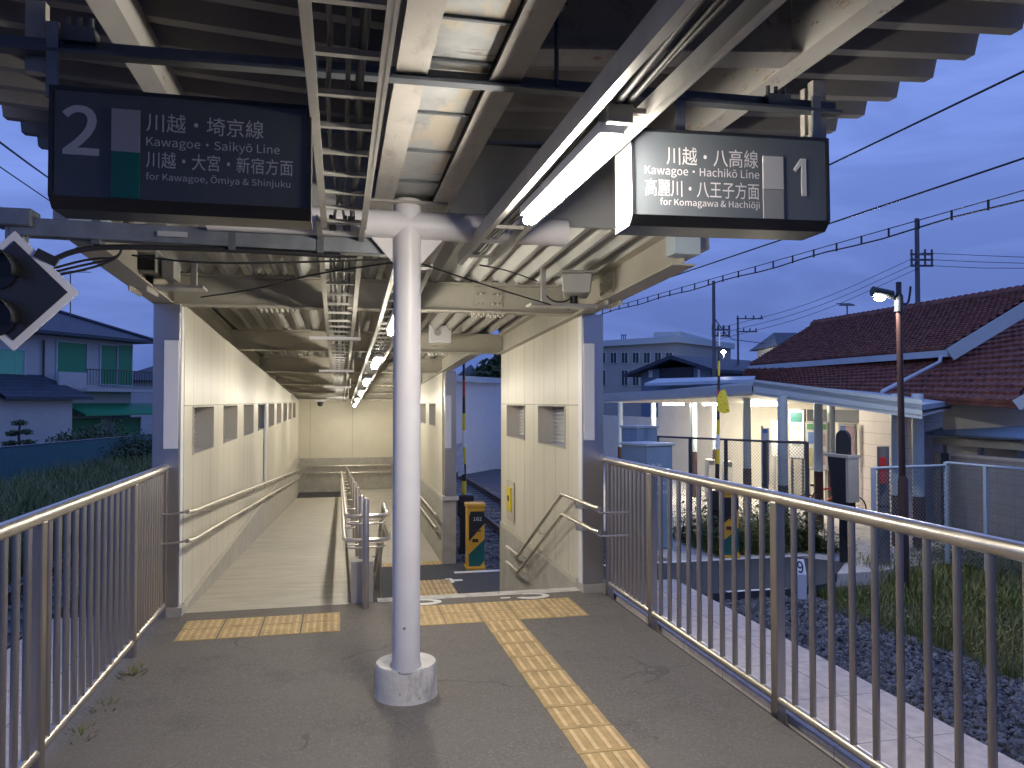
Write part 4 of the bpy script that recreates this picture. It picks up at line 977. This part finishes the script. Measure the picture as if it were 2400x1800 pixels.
# black alarm box with cream hood
G = Fac('crossing_alarm', 'dark hooded crossing alarm box with a cream cover on a post', 'alarm', 1788, 14.2, 1836, 13.6, -1.1)
x0, z0, x1, z1 = G.rect(1788, 1088, 1836, 990)
b = MB(); b.add([(x0,0,z1),(x1,0,z1),(x1,.16,z1),(x0,.16,z1),(x0+.08,.05,z0),(x1-.06,.05,z0),(x1-.06,.15,z0),(x0+.08,.15,z0)], [(0,1,2,3),(7,6,5,4),(0,4,5,1),(1,5,6,2),(2,6,7,3),(3,7,4,0)])
G.add('box', m_dark, b); G.add('cover', m_cream, MB().box(x0-.05,-.06,z1,x1+.03,.20,z1+.05).box(x1-.05,-.05,z0+.1,x1+.02,.17,z1))
x2, zz0, x3, zz1 = G.rect(1797, 990, 1824, 930); b = MB()
pts = [(x2,.08,zz0),(x3,.08,zz0)] + [((x2+x3)/2+(x3-x2)/2*math.cos(R(a)), .08, zz1-.15+.15*math.sin(R(a))) for a in range(0,181,20)]
b.prism(pts, (0,.06,0)); G.add('back_board', m_blk, b); G.add('post', m_blk, MB().box((x0+x1)/2-.05,.04,0,(x0+x1)/2+.05,.14,z0))
# street lamp
p = gz(1953, 1262); dl = (p-EYEP).dot(_fw); t = thing('street_lamp', 'tall brown lamp post with one lit lamp head in the grass', 'street lamp', p)
zt = at(1945, 625, dl).z; zj = at(1950, 1037, dl).z; q = at(1944, 868, dl)
MB().tube([(p.x,p.y,-1.35),(p.x,p.y,zj),(p.x-.01,p.y,zj+.06)], [.076,.076,.055], 16).tube([(p.x-.01,p.y,zj),(q.x,q.y,zt-.15)], [.052,.046], 16).build('pole', m_brown, t)
MB().tube([(q.x,q.y,zt-.35),(q.x,q.y,zt-.1),(q.x,q.y,zt-.06),(q.x,q.y,zt+.12)], [.07,.065,.042,.042], 12).build('cap', m_dark, t)
hp = at(1905, 640, dl); ho = MB().seg(q+Vector((0,0,zt-1.0-0)) if False else (q.x,q.y,zt-.16), (hp.x,hp.y,hp.z+.03), .04, .05); ho.build('bracket', m_dark, t)
d_ = (Vector((hp.x,hp.y,hp.z))-Vector((q.x,q.y,zt-.16))).normalized()
MB().tube([Vector(hp)-d_*.18+Vector((0,0,.06)), Vector(hp)+d_*.16+Vector((0,0,.05))], [.065,.08], 14).build('lamp_head', m_dark, t)
MB().ball((hp.x+d_.x*.04,hp.y+d_.y*.04,hp.z-.035), .085, .06, .04).build('bulb', m_lamp4, t)
MB().tube(smooth([(q.x,q.y,zt-.2),(q.x+.16,q.y,zt-.24),(q.x+.2,q.y,zt-.1),(q.x+.22,q.y,zt+.06)],2), .018, 8).build('hook', m_dark, t)
# small barrel signal posts, red sign pole
p = gz(1910, 1215); t = thing('sign_pole', 'grey concrete pole with a small red notice strapped to it', 'pole', p)
dl = (p-EYEP).dot(_fw); MB().tube([(p.x,p.y,-1.3), (p.x,p.y,at(1910,965,dl).z)], .10, 14).build('pole', m_pole, t)
a0, a1 = at(1901,1045,dl-.15), at(1911,988,dl-.15); MB().box(min(a0.x,a1.x), a0.y-.01, a0.z, max(a0.x,a1.x)+.05, a0.y+.01, a1.z).build('notice', m_red, t)
b = MB()
for zz in (-.1, -.45): b.tube([(p.x,p.y,zz),(p.x,p.y,zz+.03)], .107, 14)
b.build('band', m_dark, t)

# ---- fences
def chain_mat(name, c):
    m = M(name, c, .5, .5); t = m.node_tree; b = t.nodes['Principled BSDF']
    co = N(t, 'ShaderNodeTexCoord'); s = N(t, 'ShaderNodeSeparateXYZ'); t.links.new(co.outputs['Object'], s.inputs[0])
    def ln(op):
        f = math_n(t, 'FRACT', math_n(t, 'DIVIDE', math_n(t, op, s.outputs[0], s.outputs[2]), .075)); return math_n(t, 'LESS_THAN', f, .13)
    k = math_n(t, 'MAXIMUM', ln('ADD'), ln('SUBTRACT')); t.links.new(k, b.inputs['Alpha']); return m
m_chain = chain_mat('chain_link', (.30,.32,.33))
def chain_fence(label, u0, d0, u1, d1, ztop, posts, base=-1.1, mat=m_galv, slab=None):
    f = Fac('chain_link_fence', label, 'fence', u0, d0, u1, d1, base, 'chain link fences at the station')
    f.add('mesh', m_chain, MB().box(0,-.002,.05,f.w,.002,ztop-.02))
    f.add('top_rail', mat, MB().tube([(0,0,ztop),(f.w,0,ztop)], .024, 8)); 
    for k in range(posts): f.add('post', mat, MB().box(f.w*k/(posts-1)-.03,-.03,0,f.w*k/(posts-1)+.03,.03,ztop+.01))
    return f
m_dkpost = M('dark_fence_post', (.07,.075,.09), .5, .3)
chain_fence('dark chain link fence between the track and the station columns', 1420, 18.5, 1742, 15.6, 2.05, 5, mat=m_dkpost)
chain_fence('short chain link fence panel ending at the path beside the columns', 1655, 17.4, 1742, 16.8, 2.0, 2, mat=m_galv)
chain_fence('grey framed chain link panel right of the brown lamp post', 1885, 13.2, 2042, 13.8, 1.75, 2, mat=m_bluew)
chain_fence('chain link fence before the concrete block wall', 2042, 13.8, 2330, 11.6, 1.80, 4, mat=m_bluew)
BW = Fac('block_wall', 'grey concrete block wall behind the fence on the far right', 'wall', 2052, 16.2, 2420, 12.6, -1.2)
x0, z0, x1, z1 = BW.rect(2052, 1100, 2060, 985); m_block = seams(M('concrete_block', (.26,.26,.27), .9, var=.15, vs=5, bump=.2), 0, .4, .01, .6, 2, .2)
BW.add('blocks', m_block, MB().box(0,0,0,BW.w,.15,z1)); BW.add('coping', m_conc, MB().box(-.02,-.02,z1,BW.w+.02,.17,z1+.05)); BW.add('end_post', m_dkpost, MB().box(-.25,-.2,0,-.05,0,z1+.05))

# ================================================================== STATION
m_swall = M('station_wall', (.62,.58,.50), .7, var=.05, vs=2); m_side = seams(M('siding', (.60,.53,.50), .6, var=.04, vs=2), 2, .28, .012, .6)
b = MB(); fl = [gz(1250,1120,-1.12), gz(1480,1225,-1.12), gz(1720,1245,-1.12), gz(1880,1235,-1.12), at(2120,868,14.5), at(2120,868,34), at(1180,868,44)]
for p in fl: p.z = -1.12
b.prism(fl[::1], (0,0,-.4)); struct('forecourt', b, m_concl, 'pale concrete forecourt of the station')
b = MB(); pp = [gz(1690,1242,-1.12), gz(1800,1238,-1.12), gz(1790,1222,-1.12), gz(1690,1228,-1.12)]; b.add([(p.x,p.y,-1.112) for p in pp], [(0,1,2,3)])
pp = [gz(1700,1060,-1.12), gz(1790,1085,-1.12), gz(1790,1078,-1.12), gz(1700,1054,-1.12)]; b.add([(p.x,p.y,-1.112) for p in pp], [(0,1,2,3)]); struct('tactile_guide', b, m_tact, 'yellow guide strip across the forecourt')
S = thing('station_building', 'cream station house with a large red tiled roof', 'station', at(1900, 900, 24))
def slabpoly(b, pts, th=.12): 
    P_ = [Vector(p) for p in pts]; n_ = (P_[1]-P_[0]).cross(P_[2]-P_[0]).normalized(); n_ = n_ if n_.z > 0 else -n_; return b.prism(P_, -n_*th)
def pz(u, d, z): q = at(u, 868, d); return Vector((q.x, q.y, z))
# upper and lower roof planes, tiled
e0, e1, r0, r1 = at(1620,788,26), at(2052,752,18), at(1757,702,30), at(2260,622,20.6)
def tiled(name, P0, P1, Q1, Q0, rows, cols, mat):
    """roof plane built of overlapping curved tile courses; P eave, Q ridge"""
    b = MB(); P0, P1, Q0, Q1 = map(Vector, (P0, P1, Q0, Q1)); nrm = (P1-P0).cross(Q0-P0).normalized(); nrm = nrm if nrm.z > 0 else -nrm
    rt_ = random.Random(rows)
    for i in range(rows):
        a, c = i/rows, (i+1.12)/rows; c = min(c, 1.0); n_ = cols*4; vs = []
        for k in range(n_+1):
            w = k/n_; o = .028*abs(math.sin(math.pi*cols*w+(i%2)*1.57))*(.7+.6*rt_.random())
            lo = P0.lerp(P1, w).lerp(Q0.lerp(Q1, w), a); hi = P0.lerp(P1, w).lerp(Q0.lerp(Q1, w), c)
            vs += [lo+nrm*(.06+o), hi+nrm*(.005+o), lo+nrm*(-.03)]
        b.add(vs, [(3*k, 3*k+3, 3*k+4, 3*k+1) for k in range(n_)] + [(3*k+2, 3*k+5, 3*k+3, 3*k) for k in range(n_)])
    b.prism([P0,P1,Q1,Q0], -nrm*.1); return b.build(name, mat, S)
m_rt = M('red_roof_tile', (.26,.105,.075), .75, spec=.2, var=.3, vs=5, c2=(.13,.06,.05), c2pos=(.38,.62))
rf = tiled('roof', e0, e1, r1, r0, 24, 52, m_rt)
b = MB(); b.tube([r0, r1], .16, 10); n_ = 40
for k in range(n_): b.ball(tuple(r0.lerp(r1, (k+.5)/n_)+Vector((0,0,.13))), .11, .11, .07, 8, 5)
b.build('ridge', m_rt, rf) if False else b.build('ridge', m_rt, S)
l0, l1, m0, m1 = at(1600,838,24), at(2195,872,14.6), at(1610,800,26.2), at(2052,772,18.3)
tiled('lower_roof', l0, l1, at(2330,640,19.0), m0, 18, 60, m_rt)
b = MB(); b.seg(e0+Vector((0,0,-.12)), e1+Vector((0,0,-.12)), .14, .16); b.build('eave_gutter', m_bluew, S)
b = MB(); b.seg(at(2052,766,17.9), at(2330,598,17.4), .08, .30); b.build('bargeboard', m_bluew, S)
b = MB(); b.tube([at(2032,770,17.7), at(2030,782,17.6), at(1905,846,16.2)], .04, 8); b.build('downpipe', m_bluew, S)
b = MB(); b.seg(at(2195,876,14.5), at(2330,800,14.0), .08, .22); b.build('bargeboard', m_bluew, S)
# walls
def wallq(name, m, u0, d0, u1, d1, zt, zb=-1.1, th=.15):
    p, q = pz(u0, d0, zb), pz(u1, d1, zb); return MB().seg(p+Vector((0,0,(zt-zb)/2)), q+Vector((0,0,(zt-zb)/2)), th, zt-zb).build(name, m, S)
wallq('wall', m_swall, 1425, 30, 1700, 24, 1.9); wallq('wall', m_swall, 1700, 24, 1862, 21.5, 1.9); wallq('wall', m_side, 1862, 19.2, 1960, 17.0, 1.75); wallq('wall', m_side, 1960, 17.0, 2060, 18.5, 1.75); wallq('wall', m_swall, 2040, 17.2, 2330, 15, 2.2)
wallq('dark_band', m_dkpost, 1640, 25.3, 1860, 21.3, 1.55, 1.2, .1); wallq('wall', m_swall, 1290, 36, 1425, 30, 1.15)
# canopy of the station
T = thing('station_canopy', 'flat station canopy with a pale blue metal fascia on grey columns', 'canopy', pz(1690, 16.5, -1.1))
cor = at(1627, 836, 17.5); LF = at(1285, 860, 25); Rr = at(1992, 884, 13.6); Br = at(2075, 868, 18.5); Bl = at(1640, 812, 25)
top = lambda p, h: Vector((p.x, p.y, p.z+h))
b = MB(); b.prism([top(LF,.05), top(cor,.12), top(Rr,.08), top(Br,.05), Vector((Bl.x,Bl.y,2.2)), ], (0,0,-.10)); b.build('roof', m_bluew, T)
b = MB(); b.prism([top(LF,-.14), top(cor,-.12), top(Rr,-.10), top(Br,-.08), Vector((Bl.x,Bl.y,2.05)), ], (0,0,-.03)); b.build('soffit', m_swall, T)
fa = MB().add([top(cor,.17), top(Rr,.165), top(Rr,-.175), top(cor,-.17), top(cor,.17)+_rt*.05+_fw*.05, top(Rr,.165)+_fw*.05, top(Rr,-.175)+_fw*.05, top(cor,-.17)+_fw*.05], [(0,1,2,3),(7,6,5,4),(0,4,5,1),(1,5,6,2),(2,6,7,3),(3,7,4,0)])
fa.build('fascia', m_bluew, T)
fa = MB().add([top(LF,.13), top(cor,.05)-_rt*.03, top(cor,-.13)-_rt*.03, top(LF,-.09), top(LF,.13)+_fw*.06, top(cor,.05)+_fw*.06, top(cor,-.19)+_fw*.06, top(LF,-.16)+_fw*.06], [(0,1,2,3),(7,6,5,4),(0,4,5,1),(1,5,6,2),(2,6,7,3),(3,7,4,0)])
fa.build('fascia', M('grey_fascia', (.33,.38,.42), .5, var=.06), T)
b = MB(); b.prism([at(1392,828,24.5), at(1628,819,17.9), at(1632,812,24), at(1420,818,30)], (0,0,-.08)); b.build('upper_roof', m_bluew, T)
for u, d, zb, w_ in ((1340,27,.2,.09),(1411,25.5,.2,.09),(1498,23.5,.26,.10),(1613,19.6,.09,.10),(1690,16.5,.0,.105),(1767,17.6,.2,.10),(1545,24,.3,.09),(1795,20.5,.3,.10),(1935,15.6,-.1,.10),(1982,15.4,-.1,.11)):
    p = pz(u, d, -1.1); c_ = MB().tube([(p.x,p.y,zb),(p.x,p.y,at(u,868,d).z+.12 if u < 1700 else 1.95)], w_, 16).build('column', m_bluew, T)
    MB().tube([(p.x,p.y,-1.12),(p.x,p.y,zb)], w_*1.06, 16).build('column_foot', m_brown, T)
def tlamp(lab, u0, u1, v, d):
    a, c = at(u0, v, d), at(u1, v, d); t = thing('tube_lamp', lab, 'lamp', a, group='tube lamps under the station canopy')
    MB().seg(a, c, .12, .06).build('tube', m_lamp3, t); MB().seg(a+Vector((0,0,.06)), c+Vector((0,0,.06)), .16, .05).build('casing', m_white, t)
tlamp('left one of three tube lamps under the station canopy', 1433, 1476, 873, 24.5); tlamp('middle one of three tube lamps under the station canopy', 1519, 1562, 873, 23); tlamp('right one of three tube lamps under the station canopy', 1626, 1679, 874, 21)
# posters, machines and things under the canopy
def board(name, lab, cat, u0, v0, u1, v1, d, m, frame=m_boxg, stripes=()):
    f = Fac(name, lab, cat, u0, d, u1, d-.35, -1.1); x0, z0, x1, z1 = f.rect(u0, v1, u1, v0)
    f.add('frame', frame, MB().box(x0-.03,.0,z0-.03,x1+.03,.06,z1+.03)); f.add('sheet', m, MB().box(x0,-.012,z0,x1,-.001,z1))
    for (a, c, e_, g, mm) in stripes: f.add('print', mm, MB().box(x0+(x1-x0)*a,-.018,z1-(z1-z0)*g,x0+(x1-x0)*e_,-.0125,z1-(z1-z0)*c))
    f.add('leg', frame, MB().box(x0+.03,.01,0,x0+.08,.05,z0-.03).box(x1-.08,.01,0,x1-.03,.05,z0-.03)); return f
m_pblue = M('poster_blue', (.16,.26,.55), .5, var=.2, vs=12); m_ppink = M('poster_pink', (.62,.42,.46), .5, var=.25, vs=9); m_pgreen = M('poster_green', (.14,.38,.18), .5); m_paper = M('paper', (.75,.75,.72), .6, var=.05); m_pyel = M('poster_yellow', (.60,.55,.25), .5, var=.1, vs=9)
board('poster_board', 'poster board with a blue half and a pink half on the station wall', 'poster', 1814, 918, 1846, 990, 19.5, m_paper, m_boxg, ((.03,.03,.42,.9,m_pblue),(.45,.03,.97,.9,m_ppink)))
board('notice_board', 'notice board with a green heading behind the station columns', 'notice board', 1742, 914, 1787, 1012, 20.5, m_paper, m_boxg, ((.05,.02,.95,.14,m_pgreen),(.1,.2,.45,.45,m_pblue),(.55,.22,.9,.5,m_ppink),(.1,.55,.3,.95,m_pyel),(.4,.6,.9,.9,m_ppink)))
board('ticket_machine', 'white ticket machine panel with a dark teal top and yellow label', 'ticket machine', 1706, 886, 1736, 988, 21, m_paper, m_dkpost, ((.08,.04,.9,.25,m_teal),(.2,.3,.75,.42,m_pyel),(.2,.5,.8,.75,m_boxg)))
board('notice_board', 'pale timetable board on the cream wall left of the ticket machine', 'notice board', 1668, 910, 1688, 985, 22, m_paper)
f = Fac('banner', 'narrow white and blue upright banner before the station columns', 'banner', 1646, 17.9, 1661, 17.8, -1.1); x0, z0, x1, z1 = f.rect(1646, 1045, 1661, 925)
f.add('cloth', m_paper, MB().box(x0,-.01,z0,x1,.01,z1)); f.add('print', m_pblue, MB().box(x0+.03,-.014,z1-.12,x1-.03,-.0105,z1-.02).box(x0+.03,-.014,z0+.05,x1-.02,-.0105,z0+.32).box(x0+.05,-.014,z0+.5,x1-.05,-.0105,z0+.62)); f.add('pole', m_galv, MB().tube([(x0,.02,0),(x0,.02,z1+.05)], .02, 8))
for u, d, lab in ((1530,23,'first ticket gate post behind the chain link fence'),(1568,22.4,'second ticket gate post behind the chain link fence')):
    f = Fac('ticket_gate', lab, 'ticket gate', u, d, u+14, d, -1.1, 'ticket gate posts'); f.add('body', m_boxg, MB().box(0,0,0,f.w,.5,1.15), .02); f.add('reader', m_dkpost, MB().box(.02,-.02,1.0,f.w-.02,-.001,1.12))
# bicycle
p = pz(1740, 18.6, -1.1); t = thing('bicycle', 'red and white bicycle parked beyond the station column', 'bicycle', p, -.35)
for x in (0, 1.05):
    b = MB(); b.tube([(x+.32*math.cos(a*.2618), 0, .33+.32*math.sin(a*.2618)) for a in range(25)], .018, 8, caps=False); wl = b.build('wheel', m_dark, t, world=False)
    b = MB()
    for a in range(12): b.tube([(x,0,.33),(x+.31*math.cos(a*.5236),0,.33+.31*math.sin(a*.5236))], .003, 4)
    o = b.build('spokes', m_galv, wl, world=False)
b = MB(); [b.tube(q, .02, 8) for q in ([(0,0,.33),(.35,0,.40)],[(.35,0,.40),(.18,0,.85)],[(.35,0,.40),(.85,0,.80)],[(.22,0,.75),(.85,0,.85)],[(0,0,.33),(.22,0,.75)],[(1.05,0,.33),(.82,0,.95)])]; b.build('frame', m_red, t, world=False)
MB().box(.08,-.06,.85,.30,.06,.90).build('saddle', m_dark, t, bevel=.02, world=False); MB().tube([(.80,-.26,1.0),(.82,0,.97),(.80,.26,1.0)], .014, 8).build('handlebar', m_galv, t, world=False)
# bicycle shed on the far right
D_ = Fac('bicycle_shed', 'low shed with a blue corrugated roof behind the block wall', 'shed', 2040, 17.5, 2400, 13.5, -1.1)
x0, z0, x1, z1 = D_.rect(2040, 945, 2060, 905)
b = MB(); n_ = 60
vs = []
for k in range(n_*2+1): vs += [(D_.w*k/(2*n_), -.5, z0+.08+(.06 if k%2 else 0)), (D_.w*k/(2*n_), 2.5, z0+.75+(.06 if k%2 else 0))]
b.add(vs, [(2*k, 2*k+2, 2*k+3, 2*k+1) for k in range(n_*2)]); o = D_.add('roof', M('corrugated_blue', (.20,.28,.38), .45, .3, var=.1), b); so = o.modifiers.new('solid', 'SOLIDIFY'); so.thickness = .02
D_.add('beam', m_cream, MB().box(0,-.3,z0-.14,D_.w,-.2,z0+.02)); D_.add('back', m_swall, MB().box(0,2.4,0,D_.w,2.5,z0+.6))
for k in range(4): D_.add('post', m_galv, MB().box(D_.w*k/4+.3,-.29,0,D_.w*k/4+.37,-.21,z0-.14))
D_.add('shade_sheet', m_dkwin, MB().box(0,.8,0,D_.w,.9,z0-.55))  # dark sheet standing in for the shade inside the open bays

# ================================================================== BACKGROUND BUILDINGS, TREES, POLES, WIRES
Q = Fac('apartment_block', 'long pale three storey block with a flat roof far behind the station', 'building', 1290, 80, 1462, 74, -1.3)
x0, z0, x1, z1 = Q.rect(1290, 870, 1462, 740); m_far = M('far_block_wall', (.30,.32,.33), .8, var=.08, vs=.5)
Q.add('wall', m_far, MB().box(0,0,0,Q.w,12,z1)); Q.add('parapet', m_bluew, MB().box(-.3,-.4,z1,Q.w+.3,12.4,z1+.6))
for i in range(7):
    for v0, v1 in ((762,784),(800,832)):
        if (i+int(v0)) % 3 == 0 and v0 > 790: continue
        w_ = Q.panel('window', m_bluew, 1295+24*i, v0-1, 1310+24*i, v1+1, .10, .12); Q.panel('pane', m_dkwin, 1296.3+24*i, v0, 1301.9+24*i, v1, .115, .02, parent=w_); Q.panel('pane', m_dkwin, 1303+24*i, v0, 1308.6+24*i, v1, .115, .02, parent=w_)
Q2 = Fac('apartment_block', 'end wing of the pale block with a rounded roof edge by the dark pole', 'building', 1462, 74.6, 1566, 92, -1.3)
Q2.add('wall', m_far, MB().box(0.02,0,0,Q2.w,2,z1+.5)); Q2.add('roof', m_bluew, MB().prism([(-.3,-.5,z1+.5),(-.3,2.2,z1+.5),(-.3,2.2,z1+1.1),(-.3,-.5,z1+1.1)], (Q2.w+.6,0,0)))
for u in (1548, 1556): Q2.panel('window', m_glass, u-2, 775, u+3, 800, .05, .1)
Q3 = Fac('house', 'dark blue grey house with a low gable before the pale block', 'house', 1385, 52, 1536, 48, -1.2)
x0, z0, x1, z1 = Q3.rect(1385, 850, 1536, 782); Q3.add('wall', M('blue_wall', (.16,.22,.30), .8, var=.06), MB().box(0,0,0,Q3.w,8,z1-.3))
b = MB(); xm = Q3.w*.55; zr = Q3.l(1465, 768)[1]; b.prism([(-.8,-.8,z1-.6),(xm,-.8,zr),(Q3.w+.8,-.8,z1-.5),(Q3.w+.8,-.8,z1-.7),(xm,-.8,zr-.25),(-.8,-.8,z1-.8)], (0,9.6,0)); Q3.add('roof', m_btile, b)
Q3.panel('window', m_dkwin, 1425, 795, 1498, 818, .05, .1); Q3.panel('window', m_white, 1402, 800, 1410, 815, .05, .1); Q3.panel('balcony', m_hwall, 1430, 818, 1505, 832, .6, .1); Q3.panel('window', m_white, 1508, 798, 1513, 822, .05, .1)
BL = Fac('storehouse', 'large plain blue grey walled storehouse seen through the passage opening', 'building', 940, 30, 1140, 38, -1.3)
x0, z0, x1, z1 = BL.rect(1003, 950, 1080, 829); BL.add('wall', M('store_wall', (.55,.58,.62), .8, var=.05), MB().box(0,0,0,BL.w,8,z1)); BL.add('roof_edge', m_bluew, MB().box(-.2,-.2,z1,BL.w+.2,8.2,z1+.25))
Z = Fac('house', 'dark roofed house showing above the storehouse wall', 'house', 985, 62, 1040, 62, -1.3); x0, z0, x1, z1 = Z.rect(985, 835, 1040, 800); Z.add('wall', m_hwall, MB().box(0,0,0,Z.w,6,z1-1.0)); Z.add('roof', m_btile, MB().add([(-.6,-.6,z1-1.0),(Z.w+.6,-.6,z1-1.0),(Z.w+.6,6.6,z1-1.0),(-.6,6.6,z1-1.0),(1.0,3,z1+.6),(Z.w-1,3,z1+.6)], [(0,1,5,4),(1,2,5),(2,3,4,5),(3,0,4),(0,3,2,1)]))
def tree(label, u, d, h, w, n, grp='dark trees beyond the storehouse'):
    p = at(u, 868, d); p.z = -1.3; t = thing('tree', label, 'tree', p, 0, grp); b = MB()
    for k in range(5): crown(b, (p.x+random.uniform(-.5,.5)*w, p.y+random.uniform(-.5,.5)*w, -1.3+h*(.45+.12*k)), w*(.75-.09*k), w*(.75-.09*k), h*.2, n//5, .28)
    b.build('crown', m_leafd, t); MB().tube([p, (p.x+.1,p.y,-1.3+h*.4), (p.x,p.y,-1.3+h*.75)], [.22,.15,.06], 8).build('trunk', m_brown, t)
tree('tall dark evergreen seen above the storehouse wall', 1060, 55, 6.0, 1.8, 2200); tree('lower dark tree left of the evergreen above the storehouse', 1030, 60, 4.6, 2.2, 1800)
Z2 = Fac('house', 'distant dark roof between the lamp pole and the red tiled roof', 'house', 1690, 60, 1760, 60, -1.3); x0, z0, x1, z1 = Z2.rect(1690, 800, 1760, 725); Z2.add('wall', m_hwall, MB().box(0,0,0,Z2.w,6,z1-.8)); Z2.add('roof', m_btile, MB().add([(-.6,-.6,z1-.8),(Z2.w+.6,-.6,z1-.8),(Z2.w+.6,6.6,z1-.8),(-.6,6.6,z1-.8),(.4,3,z1+.5),(Z2.w-.4,3,z1+.5)], [(0,1,5,4),(1,2,5),(2,3,4,5),(3,0,4),(0,3,2,1)]))
def upole(label, u, vt, d, r_, arms=()):
    p = at(u, 868, d); p.z = -1.3; t = thing('utility_pole', label, 'utility pole', p, 0, 'utility poles behind the station'); zt = at(u, vt, d).z
    MB().tube([p, (p.x,p.y,zt)], [r_, r_*.75], 12).build('pole', m_pole, t)
    for v, w_, off in arms:
        z = at(u, v, d).z; c_ = Vector((p.x,p.y,z)); b = MB(); b.seg(c_+_rt*(off-w_), c_+_rt*(off+w_), .08, .08)
        for k in (-.9,-.3,.3,.9): q = c_+_rt*(off+w_*k); b.tube([q, q+Vector((0,0,.22))], .05, 6)
        b.build('cross_arm', m_dkgal, t)
    return p, zt
upole('stout utility pole rising above the red tiled roof', 1985, 470, 34, .125, ((548,.5,.2),(560,.5,.2),(573,.5,.2)))
upole('bare utility pole standing before the pale block', 1543, 606, 38, .105, ((712,.45,.35),(725,.45,.35)))
upole('thin far utility pole with two cross arms', 1595, 685, 52, .09, ((688,.9,.8),(716,.7,.6)))
MB_ = None
t = thing('street_lamp', 'tiny distant lit lamp beside the thin far pole', 'street lamp', at(1563, 760, 60)); p = at(1563, 760, 60)
MB().tube([(p.x,p.y,-1.3),(p.x,p.y,p.z+.1)], .06, 8).build('pole', m_pole, t); MB().ball(tuple(p), .17, .17, .12, 8, 6).build('bulb', m_lamp4, t)
t = thing('roof_mast', 'small twin antenna mast on the pale block roof', 'antenna', at(1347, 742, 78)); b = MB()
for du in (-4, 0, 4): b.tube([at(1347+du, 748, 78), at(1347+du, 722, 78)], .05, 6)
b.seg(at(1341,724,78), at(1353,724,78), .06, .06); b.build('mast', m_pole, t)
# overhead lines along the track
def wire(label, pts, r_, hang=None, name='overhead_wire', cat='wire', grp='overhead wires'):
    t = thing(name, label, cat, pts[0], 0, grp); MB().tube(pts, r_, 6).build('wire', m_wire, t); 
    if hang: hang(t)
    return t
def hang1(t):
    b = MB(); q = at(2140, 184, 4.6)
    b = MB().tube([(4.235,q.y,3.9),(4.235,q.y,4.9)], .006, 6).tube([(4.27,q.y,3.9),(4.25,q.y,4.9)], .006, 6).build('dropper', m_wire, t); MB().box(4.215,q.y-.03,3.86,4.285,q.y+.03,3.93).build('clip', m_wire, t)
wire('thick contact wire above the right track held by a dropper', [(4.25,-6,3.9),(4.24,4,3.9),(4.2,30,3.9),(4.15,80,3.9)], .008, hang1)
wire('second overhead wire passing just under the numeral 1 sign', [(5.85,-6,3.9),(5.76,5.5,3.9),(5.44,12.4,3.9),(5.3,40,3.9),(5.2,90,3.9)], .0095)
def tw(t):
    y = 6.0; c0 = None
    while y < 40:
        x = 9.0-(y-8.3)*.0713
        if c0 is None: c0 = MB().box(x-.012,y-.012,4.5,x+.012,y+.012,4.65).build('clip', m_wire, t); cx0, cy0 = x, y
        else: part_copy(c0, (x-cx0, y-cy0, 0), t)
        y += .62
pts = [(9.0-(y-8.3)*.0713, y, 4.52+.02*math.sin(y*2.1)) for y in [2+.7*k for k in range(75)]]
wire('bundled aerial cable with many clips right of the track', pts, .013, tw)
wire('thin upper messenger of the clipped aerial cable', [(9.0-(y-8.3)*.0713, y, 4.64) for y in (2,8,20,35,54)], .008)
for i, (v0, v1, lab) in enumerate(((548,558,'upper'),(562,570,'middle'),(575,578,'lower'))):
    wire('%s thin line running right from the stout pole' % lab, [at(1990,v0-2,34), at(2120,v0+4,31), at(2330,v1+2,27)], .012, grp='thin power lines')
    a, c = at(1985, v0+4, 34), at(1548, 645+12*i+65, 38); m_ = a.lerp(c, .5); m_.z -= .5
    wire('%s thin line slung between the stout pole and the bare pole' % lab, smooth([a, m_, c], 3), .011, grp='thin power lines')
a, c = at(1545, 690, 38), at(1600, 740, 52); m_ = a.lerp(c, .5); m_.z -= .4
wire('drooping cable from the bare pole to the thin far pole', smooth([a, m_, at(1598,735,52), at(1650,742,50)], 3), .025, grp='thin power lines')
wire('power line sloping down behind the numeral 2 sign on the left', [at(-30,285,9), at(60,352,11), at(120,395,14)], .014, grp='left overhead wires')
wire('thinner power line crossing the sky above the diamond signal', [at(-30,340,9), at(150,463,12), at(300,580,20)], .008, grp='left overhead wires')
wire('low wire entering at the left edge above the signal', [at(-30,428,9), at(40,475,10)], .010, grp='left overhead wires')
